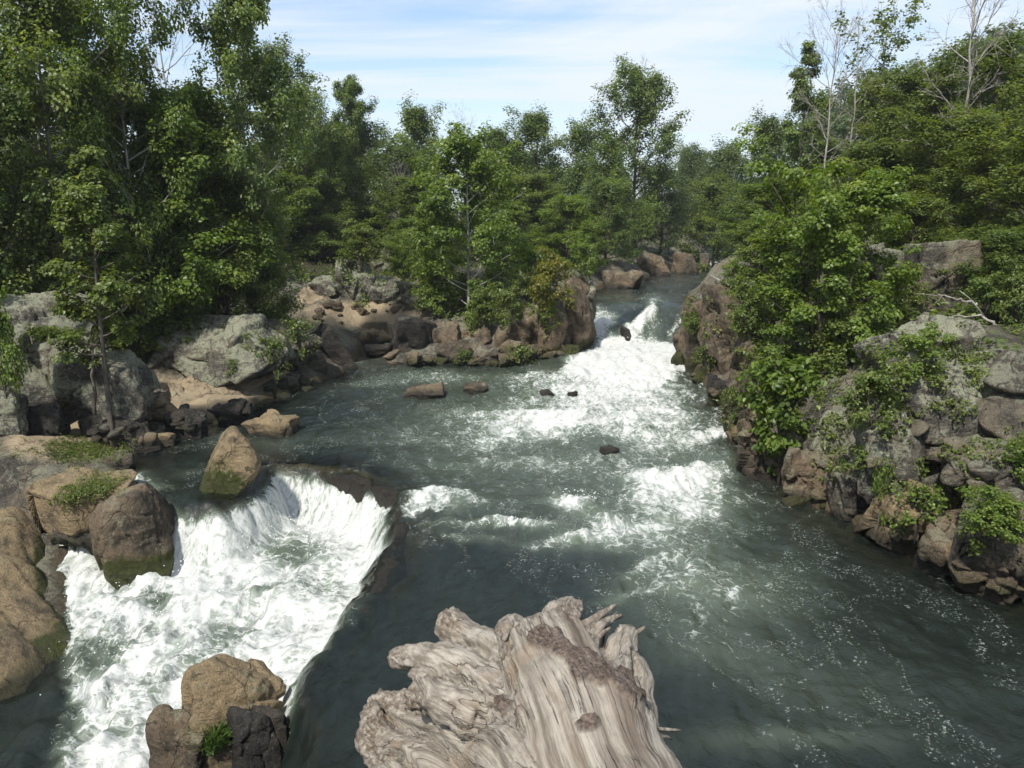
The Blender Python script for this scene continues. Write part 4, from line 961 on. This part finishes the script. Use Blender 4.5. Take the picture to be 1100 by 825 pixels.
shrub('shrub', 830, 410, 60, 46, 27, 'dark shrub on the shaded cliff above the bright bush', lm='leaf_dark')
shrub('weed', 760, 396, 30, 22, 36, 'dark weed at the foot of the second buttress', lm='leaf_mid')
shrub('weed', 783, 448, 22, 26, 28, 'fern like weed at the waterline under the shaded cliff', lm='leaf_mid')
shrub('shrub', 938, 460, 80, 66, 23, 'leafy shrub under the many stemmed tree', lm='leaf_mid')
shrub('shrub', 905, 400, 80, 60, 25, 'shrub in the shade of the many stemmed tree', lm='leaf_mid')
shrub('shrub', 1000, 500, 46, 70, 20.5, 'shrub climbing the big sloping rock face', lm='leaf_light')
shrub('shrub', 985, 405, 66, 50, 23.5, 'shrub on the lichen crag', lm='leaf_light')
shrub('shrub', 1068, 575, 76, 50, 17.5, 'bright shrub between the two grey boulders at the right edge', lm='leaf_light')
shrub('shrub', 1100, 520, 60, 50, 19, 'yellow green shrub at the right edge above the waterline rock', lm='leaf_light')
shrub('weed', 985, 560, 56, 34, 18.2, 'light weeds hanging on the planted ledge', lm='leaf_light')
shrub('weed', 945, 545, 22, 44, 18.8, 'thin climbing weed on the cracked block', lm='leaf_light')
shrub('weed', 925, 505, 40, 24, 20.3, 'weeds on top of the cracked block', lm='leaf_mid')
shrub('shrub', 1060, 345, 70, 50, 25, 'dark shrub right of the square topped block', lm='leaf_dark')
shrub('shrub', 960, 345, 70, 60, 27, 'shrub left of the square topped block', lm='leaf_mid')
shrub('shrub', 1090, 350, 60, 60, 24, 'green shrub at the right edge under the dark tree', lm='leaf_mid')

# grass on the rocks
def blades(mb, rng, c, n, h, spread, lean=.5):
    a = rng.uniform(0, 2*PI, n); r = spread*np.sqrt(rng.random(n))
    p = np.column_stack([c[0]+r*np.cos(a), c[1]+r*np.sin(a), np.full(n, c[2])])
    d = np.column_stack([rng.normal(0, lean, (n, 2)), np.ones(n)]); d /= np.linalg.norm(d, axis=1)[:, None]
    hh = h*rng.uniform(.5, 1.2, n); w = .006+.012*h
    s = np.column_stack([-np.sin(a), np.cos(a), 0*a])*w
    mid = p+d*(hh*.6)[:, None]; dr = d.copy(); dr[:, 2] -= .5; tip = mid+dr*(hh*.45)[:, None]
    V = np.stack([p-s, p+s, mid+s*.7, mid-s*.7, tip], 1).reshape(-1, 3)
    i = np.arange(n)[:, None]*5
    mb.add(V, i+np.array([0, 1, 2, 3]), i+np.array([3, 2, 4]), np.repeat(np.clip(rng.normal(.5, .2, n), 0, 1), 5))
rg = np.random.default_rng(5)
mb = MB(); c = cast(234, 800)
for k in range(6): blades(mb, rg, c+np.array([rg.normal(0, .09), rg.normal(0, .06), -.05]), 70, .55, .11, .5)
tag(link('grass_tuft', mb.mesh('grass_tuft', [M['grass']], 'tone', False)), 'tuft of long green grass on the boulder at the bottom edge', 'grass')
def surf_top(x, y):
    return Tz(x, y)
def mat_of_plants(label, cx, cy, rx, ry, sl, n):
    C_ = []
    for k in range(n):
        u, v = rg.normal(0, .75, 2); C_.append(cast(cx+u*rx, cy+v*ry-sl*u)+[0, 0, .04])
    C_ = np.array(C_); Vv, q, _, tn = leafset(rg, C_, None, .055, np.full(len(C_), 12), np.full(len(C_), .13), .6, False)
    o = link('green_plants', mkmesh('green_plants', Vv, [q], [M['leaf_mid']], {'tone': tn}, False)); tag(o, label, 'plants', kind='stuff')
    mb = MB()
    for k in range(n//3): blades(mb, rg, C_[rg.integers(n)]+[0, 0, -.06], 4, .2, .08, .7)
    tag(link('grass_blades', mb.mesh('grass_blades', [M['dry']], 'tone', False)), 'thin dry grass blades among '+label, 'grass', kind='stuff')
mat_of_plants('the upper mat of low green plants by the dark shallows at left', 90, 484, 32, 9, 0, 420)
mat_of_plants('the lower mat of low green plants on the slab beside the left channel', 94, 528, 26, 8, 8, 260)
# creepers in the joints of the right slope and on the outcrop
def creeper(label, poly, n, leaf, cr, mat):
    poly = np.array(poly, float); C_ = []
    cl = rg.uniform(0, 1, (n//9, 2)); x0, y0 = poly.min(0); x1, y1 = poly.max(0)
    for a, b in cl:
        px_, py_ = x0+a*(x1-x0), y0+b*(y1-y0)
        if polydist(np.array([px_]), np.array([py_]), poly)[0] < 0: continue
        for k in range(9): C_.append(cast(px_+rg.normal(0, 9), py_+rg.normal(0, 7))+[0, 0, .05])
    C_ = np.array(C_); C_ = C_[(C_[:, 2]-wl(C_[:, 0], C_[:, 1])) > .35]
    Vv, q, _, tn = leafset(rg, C_, None, leaf, np.full(len(C_), 16), np.full(len(C_), cr), .7, False)
    tag(link('creeper', mkmesh('creeper', Vv, [q], [M[mat]], {'tone': tn}, False)), label, 'creeper', kind='stuff')
creeper('green creepers growing in the joints of the right bank rocks', [(850, 400), (940, 350), (1100, 340), (1100, 600), (1000, 570), (900, 520), (850, 470)], 420, .085, .17, 'leaf_mid')
creeper('low green growth on the far right cliff', [(740, 320), (800, 300), (860, 330), (860, 440), (800, 450), (765, 400)], 300, .11, .24, 'leaf_mid')
creeper('low green growth on the rocks of the central outcrop', [(340, 285), (470, 270), (600, 300), (600, 350), (480, 352), (440, 320), (350, 318)], 420, .14, .30, 'leaf_light')
creeper('low green growth on the left bank boulders', [(60, 345), (330, 340), (330, 372), (150, 372), (90, 372)], 160, .09, .18, 'leaf_mid')

# undergrowth over the wooded ground
N = 9000
ux = rg.uniform(-48, 48, N); uy = 12+rg.random(N)**1.3*95
uz, usd = terrain(ux, uy); upx, upy = PXY(ux, uy, uz)
k = (usd > 1.6+2.2*rg.random(N)) & (upx > -80) & (upx < 1180) & ~((np.abs(upx-385) < 75) & (np.abs(upy-335) < 18)) & ~((usd < 4) & (ux < -3) & (uy < 33)) & ~((uy < 24) & (ux > 0) & (usd < 3.4))
Cc = np.stack([ux, uy, uz+.22], -1)[k]
dist = np.hypot(Cc[:, 0], Cc[:, 1]); crr = .42+.010*dist
Vv, q, _, tn = leafset(rg, Cc, None, .2, np.full(len(Cc), 16), crr, .6, False)
tag(link('undergrowth', mkmesh('undergrowth', Vv, [q], [M['leaf_dark']], {'tone': tn}, False)), 'dark leafy undergrowth covering the wooded ground behind the rocks', 'undergrowth', kind='stuff')
# distant wood and wooded hill, which read as one mass
wood, lv = grow(seed=201, H=13, R=5, c0=.05, shape='bush', nl=26, leaf=.75, nleaf=1500, cr=1.2, gap=.1, broad=False)
bv = lv[0]; bq = lv[1]; bt = lv[3]
mbh = MB(); mbw = MB(); cnt = 0
def put(mb, x, y, s, a, tone):
    R_ = np.array([[math.cos(a), -math.sin(a), 0], [math.sin(a), math.cos(a), 0], [0, 0, 1]])
    z = Tz(x, y); mb.add(bv@R_.T*s+[x, y, z-.5], bq, None, np.clip(bt+tone, 0, 1))
for k in range(150):
    y = rg.uniform(100, 215); x = rg.uniform(.36, .86)*y
    put(mbh, x, y, rg.uniform(.75, 1.05)*.95, rg.uniform(0, 6), rg.normal(-.05, .08))
tag(link('hill_woodland', mbh.mesh('hill_woodland', [M['leaf_far']], 'tone', False)), 'wooded hillside rising behind the right bank', 'woodland', kind='stuff')
for k in range(80):
    y = rg.uniform(88, 150); x = rg.uniform(-.85, .03)*y
    put(mbw, x, y, rg.uniform(.62, .82), rg.uniform(0, 6), rg.normal(-.08, .08))
for k in range(34):
    y = rg.uniform(132, 190); x = rg.uniform(.0, .42)*y
    put(mbw, x, y, rg.uniform(.7, .95)*(.8 if x/y > .15 else .9), rg.uniform(0, 6), rg.normal(-.02, .08))
for k in range(60):
    y = rg.uniform(14, 85); sd__ = -1 if k % 2 else 1; x = sd__*(.74*y+rg.uniform(6, 30))
    put(mbw, x, y, rg.uniform(.6, .85), rg.uniform(0, 6), rg.normal(-.03, .08))
tag(link('distant_woodland', mbw.mesh('distant_woodland', [M['leaf_far']], 'tone', False)), 'distant green woodland closing off the river valley', 'woodland', kind='stuff')

# fallen branches
def branch(name, label, pts, r0, twigs, seed, mat='bark_dead'):
    rng = np.random.default_rng(seed); mb = MB()
    p = np.array([P(*q) for q in pts]); n = 14
    t = np.linspace(0, 1, len(p)); tt = np.linspace(0, 1, n)
    q = np.column_stack([np.interp(tt, t, p[:, i]) for i in range(3)]); q[1:-1] += rng.normal(0, .025, (n-2, 3))
    mb.add(*tube(q, r0*(1-.8*tt)+.008, 7))
    for k in range(twigs):
        i = rng.integers(n//3, n-1); d = (q[-1]-q[0]); d = d/np.linalg.norm(d)+rng.normal(0, .6, 3); d /= np.linalg.norm(d)
        L = rng.uniform(.3, 1.0); s = np.linspace(0, 1, 4)
        mb.add(*tube(q[i]+d*(s*L)[:, None]+np.cumsum(rng.normal(0, .03, (4, 3)), 0), r0*.3*(1-.8*s)+.004, 4))
    tag(link(name, mb.mesh(name, [M[mat]])), label, 'branch')
branch('fallen_branch', 'long bare grey branch leaning down the right cliff towards the water', [(872, 404, 26), (835, 365, 29), (803, 322, 32), (764, 296, 34.5)], .12, 7, 3)
branch('fallen_branch', 'pale curved dead branch arching over the right slope below the dark trees', [(1066, 372, 22.5), (1070, 352, 22.5), (1054, 338, 22.6), (1022, 340, 22.8)], .06, 4, 4)
branch('fallen_branch', 'thin pale dead branch lying against the square topped block', [(1050, 326, 24), (1030, 322, 24), (1008, 316, 24.2)], .04, 5, 6)
branch('fallen_branch', 'short stub of driftwood on the tan ledge at the left bank', [(168, 420, 24.0), (180, 421, 24.1)], .06, 0, 8, 'bark')
branch('fallen_branch', 'thin bent stem beside the slim trunk on the left boulders', [(102, 446, 23.5), (100, 400, 23.6), (98, 355, 23.8), (122, 318, 24)], .05, 3, 9, 'bark')
branch('fallen_branch', 'pale stick lying on the rocks below the columns', [(547, 382, 37.5), (564, 370, 38)], .05, 1, 10)
# ------------------------------------------------------------------ driftwood in the foreground
S = []
def strand(*pts):
    S.append(np.array([np.r_[(P(a, b, Yd) if b is not None else np.array(a)), r] for a, b, Yd, r in pts]))
base0 = ((.40, .0, 4.93), None, 0, .27); base1 = ((.38, 1.0, 4.97), None, 0, .28)
mid = (662, 900, 2.22, .27); mid2 = (630, 812, 2.52, .27)
strand(base0, base1, mid, mid2, (600, 758, 2.8, .27), (578, 712, 3.08, .25))
strand(mid, (612, 745, 2.85, .17), (600, 694, 3.12, .14), (604, 662, 3.32, .09), (612, 652, 3.42, .05))
strand(mid2, (618, 720, 2.98, .13), (632, 684, 3.15, .075), (644, 667, 3.22, .035), (656, 658, 3.26, .008))
strand(mid2, (566, 722, 2.95, .17), (552, 690, 3.2, .11), (552, 672, 3.36, .06))
strand(mid, (596, 770, 2.72, .20), (545, 716, 2.98, .135), (508, 686, 3.16, .085), (486, 674, 3.24, .065), (478, 668, 3.3, .045))
strand(mid, (575, 782, 2.68, .18), (512, 728, 2.92, .115), (468, 706, 3.05, .07), (440, 708, 3.1, .04), (422, 706, 3.16, .024))
strand(mid, (585, 830, 2.5, .20), (505, 785, 2.92, .16), (450, 772, 3.08, .115), (418, 764, 3.18, .075), (402, 754, 3.22, .045))
strand((655, 960, 2.0, .26), (560, 880, 2.5, .16), (480, 838, 2.82, .18), (428, 812, 2.98, .125), (404, 782, 3.08, .075), (398, 762, 3.12, .045))
strand((600, 960, 2.1, .18), (500, 900, 2.5, .18), (444, 865, 2.7, .13), (416, 825, 2.82, .08))
strand(mid2, (652, 760, 2.78, .16), (664, 716, 2.98, .10), (672, 690, 3.1, .07), (676, 676, 3.16, .035))
strand(mid, (678, 815, 2.5, .13), (684, 765, 2.72, .085), (686, 728, 2.9, .07), (682, 708, 2.98, .045))
strand((590, 770, 2.95, .26), (570, 712, 3.25, .20), (540, 690, 3.35, .12))
strand((520, 770, 2.75, .12), (478, 748, 2.84, .075), (452, 742, 2.86, .06), (440, 752, 2.84, .045))
strand((500, 745, 2.9, .09), (470, 716, 3.0, .04), (462, 690, 3.06, .02))
strand((470, 735, 2.95, .07), (448, 724, 3.0, .035), (436, 726, 3.02, .02))
mb = MB(); PT = []; PR = []; PS = []; PI_ = []; PT_ = []
for k, s in enumerate(S):
    if k:       # every strand starts back in the trunk, so the grain runs on unbroken
        pre = []
        if np.allclose(s[0], S[0][2]): pre = S[0][:2]
        elif np.allclose(s[0], S[0][3]): pre = S[0][:3]
        if len(pre): s = np.vstack([pre, s])
    L = np.r_[0, np.cumsum(np.linalg.norm(np.diff(s[:, :3], axis=0), axis=1))]
    n = max(8, int(L[-1]/.035)); u = np.linspace(0, L[-1], n)
    # smooth path
    q = np.column_stack([np.interp(u, L, s[:, i]) for i in range(4)])
    for _ in range(6): q[1:-1] = .25*q[:-2]+.5*q[1:-1]+.25*q[2:]
    mb.add(*tube(q[:, :3], q[:, 3], 20))
    tg = np.gradient(q[:, :3], axis=0); tg /= np.linalg.norm(tg, axis=1)[:, None]
    PT.append(q[:, :3]); PR.append(q[:, 3]); core0 = np.array(S[0][0][:3]); PS.append(u+np.linalg.norm(s[0, :3]-core0)); PI_.append(np.full(n, k)); PT_.append(tg)
PT = np.vstack(PT); PR = np.concatenate(PR); PS = np.concatenate(PS); PTg = np.vstack(PT_); SID = np.concatenate(PI_).astype(float)
tmp = link('tmp', mb.mesh('tmp', []))
md = tmp.modifiers.new('r', 'REMESH'); md.mode = 'VOXEL'; md.voxel_size = .0085; md.use_smooth_shade = True
dg = bpy.context.evaluated_depsgraph_get(); dg.update()
ev = tmp.evaluated_get(dg); em = ev.to_mesh()
nv = len(em.vertices); V = np.empty(nv*3, np.float32); em.vertices.foreach_get('co', V); V = V.reshape(-1, 3).astype(float)
Nn = np.empty(nv*3, np.float32); em.vertices.foreach_get('normal', Nn); Nn = Nn.reshape(-1, 3).astype(float)
ed = np.empty(len(em.edges)*2, np.int32); em.edges.foreach_get('vertices', ed); ed = ed.reshape(-1, 2)
lv_ = np.empty(len(em.loops), np.int32); em.loops.foreach_get('vertex_index', lv_); QF = lv_.reshape(-1, 4)
ev.to_mesh_clear(); bpy.data.objects.remove(tmp)
deg = np.bincount(ed.ravel(), minlength=nv)[:, None]
def relax(A, k, f=.5):
    for _ in range(k):
        B = np.zeros_like(A); np.add.at(B, ed[:, 0], A[ed[:, 1]]); np.add.at(B, ed[:, 1], A[ed[:, 0]])
        A = A*(1-f)+f*B/deg
    return A
V = relax(V, 10)
idx = np.empty(nv, int); seam = np.empty(nv)
for a in range(0, nv, 2000):
    d = np.linalg.norm(V[a:a+2000, None]-PT[None], axis=2)/PR[None]; idx[a:a+2000] = d.argmin(1); i1 = PT[idx[a:a+2000]]; far_ = np.linalg.norm(PT[None]-i1[:, None], axis=2) > .9*PR[None]+.02; side = np.abs(PS[None]-PS[idx[a:a+2000]][:, None]) < .12; d2_ = np.where(far_ & side, d, 9.).min(1); seam[a:a+2000] = d2_-d.min(1)
s_ = relax(PS[idx][:, None], 6)[:, 0]
tg = relax(PTg[idx], 25); tg /= np.linalg.norm(tg, axis=1)[:, None]
Nn = relax(Nn, 4); Nn /= np.linalg.norm(Nn, axis=1)[:, None]
# grain space: compress along the local strand so that noise stretches into fibres
e1 = np.array([1., 0, 0])-tg[:, :1]*tg; e1 /= np.linalg.norm(e1, axis=1)[:, None]; e2 = np.cross(tg, e1)
off = V-PT[idx]
q1 = ((off*e1).sum(1)/PR[idx])[:, None]; q2 = ((off*e2).sum(1)/PR[idx])[:, None]
gq = relax(np.hstack([(off*e1).sum(1)[:, None], (off*e2).sum(1)[:, None]]), 2)
grain = np.stack([gq[:, 0], s_*.06, gq[:, 1]], -1)
px, py = PXY(V[:, 0], V[:, 1], V[:, 2])
def pb(cx, cy, rx, ry, a=0):
    ca, sa = math.cos(rad(a)), math.sin(rad(a)); dx, dy = px-cx, py-cy
    return np.exp(-((dx*ca+dy*sa)/rx)**2-((-dx*sa+dy*ca)/ry)**2)
nb = fbm(V*7, 4, 3)
bark = np.clip(pb(592, 694, 34, 15, 25)+pb(632, 722, 28, 20, 35)+pb(632, 778, 16, 12, 20)+.85*pb(545, 760, 24, 14, 20)+.8*pb(672, 735, 16, 30)+.5*pb(470, 668, 10, 14), 0, 1)
bark = sstep(.46, .58, bark*.8+.5*nb+.22*fbm(V*26, 3, 5)+.06)
endk = np.clip(pb(420, 706, 24, 18)+pb(402, 760, 18, 22)+pb(440, 750, 24, 16)+pb(480, 668, 18, 16)+.8*pb(612, 655, 30, 12)+pb(400, 790, 14, 40), 0, 1)
g1 = fbm(grain*[22, 22, 22], 4, 60, .55, True); g2 = fbm(grain*60, 3, 61); g3 = fbm(grain*9, 3, 62)
lump = fbm(V*6, 4, 63); chunk = fbm(V*30, 4, 64, .6, True)
groove = np.minimum(0, fbm(grain*[10, 10, 10], 3, 66, .5, True)-.25)
disp = .026*lump*1.+.014*g3+.007*g1+.003*g2+.015*groove
disp += bark*(.016+.010*chunk)+endk*(.028*chunk+.03*fbm(V*16, 3, 67))
disp -= .035*np.exp(-(seam/.16)**2)
kn = np.linalg.norm(V-P(452, 742, 2.80), axis=1); disp += -.02*np.cos(kn*70)*np.exp(-(kn/.09)**2)
taper = sstep(.0, .05, PR[idx]); disp *= .35+.65*taper
V2 = V+Nn*disp[:, None]
crev = sstep(.0, -.03, relax(disp[:, None], 2)[:, 0]-relax(disp[:, None], 30)[:, 0]*1.0+.004)
m, t = newmat('driftwood')
gr = t.attr('grain').outputs['Vector']; g = t.n('ShaderNodeNewGeometry'); p = g.outputs['Position']
f1 = t.noise(gr, 40., 9, .7, .15); f2 = t.noise(gr, 95., 5, .6); big = t.noise(p, 4.5, 5, .6, .4); f3 = t.noise(gr, 7., 5, .6, .2)
c = t.mix(t.map(f1, .32, .68), (.112, .094, .073), (.350, .320, .270))
c = t.mix(t.map(f3, .5, .72, 0, .7), c, (.19, .135, .09))
c = t.mix(t.map(big, .52, .70, 0, .65), c, (.20, .145, .095))
c = t.mix(t.map(f2, .56, .72, 0, .6), c, (.085, .064, .048))
f4 = t.noise(gr, 5.5, 6, .62, .3)
c = t.mix(t.map(f4, .50, .66, 0, .72), c, (.105, .080, .060))
ck = t.n('ShaderNodeTexNoise'); ck.inputs['Scale'].default_value = 15.; ck.inputs['Detail'].default_value = 4; t.l(gr, ck.inputs['Vector'])
crk = t.map(t.math('ABSOLUTE', t.math('SUBTRACT', ck.outputs[0], .5)), .0, .013, 1, 0)
crk = t.math('MULTIPLY', crk, t.map(big, .42, .55))
c = t.mix(t.math('MULTIPLY', crk, .5), c, (.035, .026, .02))
bk = t.attr('bark').outputs['Fac']; bn = t.noise(p, 48., 7, .7)
bc = t.mix(t.map(bn, .35, .68), (.050, .037, .029), (.19, .145, .115))
c = t.mix(bk, c, bc)
ek = t.attr('rot').outputs['Fac']
c = t.mix(t.math('MULTIPLY', ek, t.map(bn, .4, .62)), c, (.085, .060, .042))
c = t.mix(t.map(t.noise(p, 9., 4), .55, .72, 0, .35), c, (.25, .225, .20))
h = t.math('ADD', t.math('ADD', t.math('MULTIPLY', f1, 1.), t.math('MULTIPLY', f2, .35)), t.math('ADD', t.math('MULTIPLY', crk, -.8), t.math('MULTIPLY', t.math('MULTIPLY', bn, bk), 1.2)))
t.out(t.pbsdf(c, .85, .25, t.bump(h, .9, .012)).outputs[0])
M['driftwood'] = m
o0 = np.array([.38, 1.0, 4.65])
me = mkmesh('driftwood_trunk', V2-o0, [QF], [m], {'grain': grain, 'bark': bark, 'rot': endk})
log = link('driftwood_trunk', me, None, tuple(o0)); tag(log, 'weathered silvery driftwood trunk with a splayed broken root end in the foreground', 'driftwood')
rg2 = np.random.default_rng(12)
def fibre(name, pts, r, n=1, spread=.02):
    mb = MB()
    for k in range(n):
        p_ = np.array([P(*q) for q in pts])-o0; w = np.linspace(0, 1, len(p_))[:, None]**1.5
        p_ = p_+w*rg2.normal(0, spread, (1, 3)); tt = np.linspace(0, 1, 10)
        q = np.column_stack([np.interp(tt, np.linspace(0, 1, len(p_)), p_[:, i]) for i in range(3)])+np.cumsum(rg2.normal(0, .003, (10, 3)), 0)
        mb.add(*tube(q, r*rg2.uniform(.6, 1.1)*(1-.85*tt)+.0015, 6), a=None)
    me = mb.mesh(name, [m]); v = np.empty(len(me.vertices)*3, np.float32); me.vertices.foreach_get('co', v)
    at = me.attributes.new('grain', 'FLOAT_VECTOR', 'POINT'); at.data.foreach_set('vector', v*np.tile(np.float32([1, .4, 1]), len(v)//3))
    return link(name, me, log)
fibre('root_fibre', [(682, 730, 2.78), (690, 762, 2.64), (700, 784, 2.58), (716, 789, 2.58), (730, 789, 2.6)], .012, 3, .014)
fibre('root_fibre', [(686, 752, 2.7), (694, 782, 2.6), (702, 792, 2.57), (708, 800, 2.56)], .010, 3, .014)
fibre('splinter', [(604, 694, 3.0), (630, 674, 3.14), (660, 655, 3.26)], .05, 5, .016)
fibre('splinter', [(628, 700, 2.98), (640, 684, 3.08), (655, 672, 3.14)], .034, 3, .016)
fibre('root_stub', [(446, 712, 3.02), (432, 716, 3.05), (421, 707, 3.1)], .022, 2, .02)
fibre('root_stub', [(668, 700, 3.05), (676, 688, 3.1), (684, 690, 3.12)], .03, 3, .02)

# spray and droplets thrown up by the falls
mb = MB(); V0, T0 = ico(1)
rs = np.random.default_rng(31)
def spray(cx, cy, rx, ry, z0, zh, n, smax):
    for k in range(n):
        u, v = rs.normal(0, .5, 2); q = W(cx+u*rx, cy+v*ry, z0)
        zz = wl(np.array([q[0]]), np.array([q[1]]))[0]
        if z0 < -.5 and zz > -.9: continue
        h = abs(rs.normal(0, zh)); s = smax*(.25+rs.random()**3)
        mb.add(V0*s*rs.uniform(.7, 1.3, 3)+[q[0], q[1], zz+.08+h], None, T0)
spray(360, 560, 70, 24, -1.2, .16, 500, .016); spray(230, 590, 120, 60, -1.5, .14, 900, .015); spray(150, 690, 80, 60, -2., .12, 400, .014)
spray(690, 356, 18, 16, 1.2, .25, 130, .022); spray(652, 362, 22, 10, 1., .15, 90, .02); spray(740, 510, 50, 7, 0, .08, 160, .013); spray(625, 536, 26, 7, 0, .08, 100, .013); spray(555, 566, 40, 5, 0, .06, 100, .012)
m, t = newmat('spray'); t.out(t.pbsdf((.85, .87, .86), .3, .5).outputs[0])
tag(link('spray', mb.mesh('spray', [m])), 'white droplets thrown up over the falls and rapids', 'spray', kind='stuff')

# ------------------------------------------------------------------ daylight
SUN_EL, SUN_AZ = 50., 206.      # azimuth clockwise from +Y (away from the viewer): behind and to the left
d = Vector((math.sin(rad(SUN_AZ))*math.cos(rad(SUN_EL)), math.cos(rad(SUN_AZ))*math.cos(rad(SUN_EL)), math.sin(rad(SUN_EL))))
sl = bpy.data.lights.new('sun', 'SUN'); sl.energy = 3.9; sl.angle = rad(3.); sl.color = (1., .95, .87)
so = bpy.data.objects.new('sun', sl); COL.objects.link(so); so.rotation_euler = (-d).to_track_quat('-Z', 'Y').to_euler(); so.location = (0, 0, 60)
wd = bpy.data.worlds.new('World'); sc.world = wd; wd.use_nodes = True; wd.node_tree.nodes.clear(); t = NT(wd.node_tree)
sky = t.n('ShaderNodeTexSky', sky_type='NISHITA'); sky.sun_disc = False; sky.sun_elevation = rad(SUN_EL); sky.sun_rotation = rad(SUN_AZ)
sky.air_density = 1.0; sky.dust_density = .8; sky.ozone_density = 2.0
tc = t.n('ShaderNodeTexCoord'); sep = t.n('ShaderNodeSeparateXYZ'); t.l(tc.outputs['Generated'], sep.inputs[0])
zc = t.math('ADD', t.math('MAXIMUM', sep.outputs[2], 0.), .12)
cb = t.n('ShaderNodeCombineXYZ'); t.l(t.math('DIVIDE', sep.outputs[0], zc), cb.inputs[0]); t.l(t.math('DIVIDE', sep.outputs[1], zc), cb.inputs[1])
c1 = t.noise(t.mapping(cb.outputs[0], (.75, 1.6, 1), (0, 0, .55)), .62, 9, .6, .7)
c2 = t.noise(t.mapping(cb.outputs[0], (.5, 2.4, 1), (0, 0, .35), (4, 2, 0)), 1.6, 8, .62, .5)
cv = t.math('ADD', t.math('MULTIPLY', c1, .72), t.math('MULTIPLY', c2, .28))
cm = t.map(cv, .38, .60, .05, .95)
cm = t.math('MULTIPLY', cm, t.map(sep.outputs[2], -.02, .06))
hz = t.map(sep.outputs[2], 0., .26, .5, 0.)
cm = t.math('MAXIMUM', cm, hz)
cc = t.mix(cm, sky.outputs[0], (4.7, 5.05, 5.5))
bg = t.n('ShaderNodeBackground'); bg.inputs[1].default_value = .118; t.l(cc, bg.inputs[0])
wo = t.n('ShaderNodeOutputWorld'); t.l(bg.outputs[0], wo.inputs[0])
bm = bmesh.new(); bmesh.ops.create_cube(bm, size=1.); hz_me = bpy.data.meshes.new('haze'); bm.to_mesh(hz_me); bm.free()
ho = link('haze', hz_me, None, (0, 1700, 47)); ho.scale = (5600, 4300, 106); tag(ho, 'thin pale haze added over the river valley to lift far shadows', 'haze', kind='stuff')
m = bpy.data.materials.new('haze'); m.use_nodes = True; m.node_tree.nodes.clear(); t = NT(m.node_tree)
pv = t.n('ShaderNodeVolumePrincipled'); pv.inputs['Color'].default_value = (.86, .92, 1., 1); pv.inputs['Density'].default_value = .0003; pv.inputs['Anisotropy'].default_value = .2  # slight haze, added mainly to open the shadows of the far trees
ou = t.n('ShaderNodeOutputMaterial'); t.l(pv.outputs[0], ou.inputs['Volume']); hz_me.materials.append(m)
sc.cycles.volume_bounces = 1
sc.view_settings.view_transform = 'Standard'; sc.view_settings.look = 'None'; sc.view_settings.exposure = 0.72; sc.view_settings.gamma = 1.0
sc.view_settings.use_curve_mapping = False
sc.render.engine = 'CYCLES'
sc.cycles.max_bounces = 8; sc.cycles.diffuse_bounces = 5; sc.cycles.glossy_bounces = 3; sc.cycles.transmission_bounces = 4; sc.cycles.transparent_max_bounces = 8
sc.cycles.use_denoising = True; sc.cycles.use_adaptive_sampling = True; sc.cycles.adaptive_threshold = .02
sc.cycles.sample_clamp_indirect = 6
sc.cycles.caustics_reflective = False; sc.cycles.caustics_refractive = False
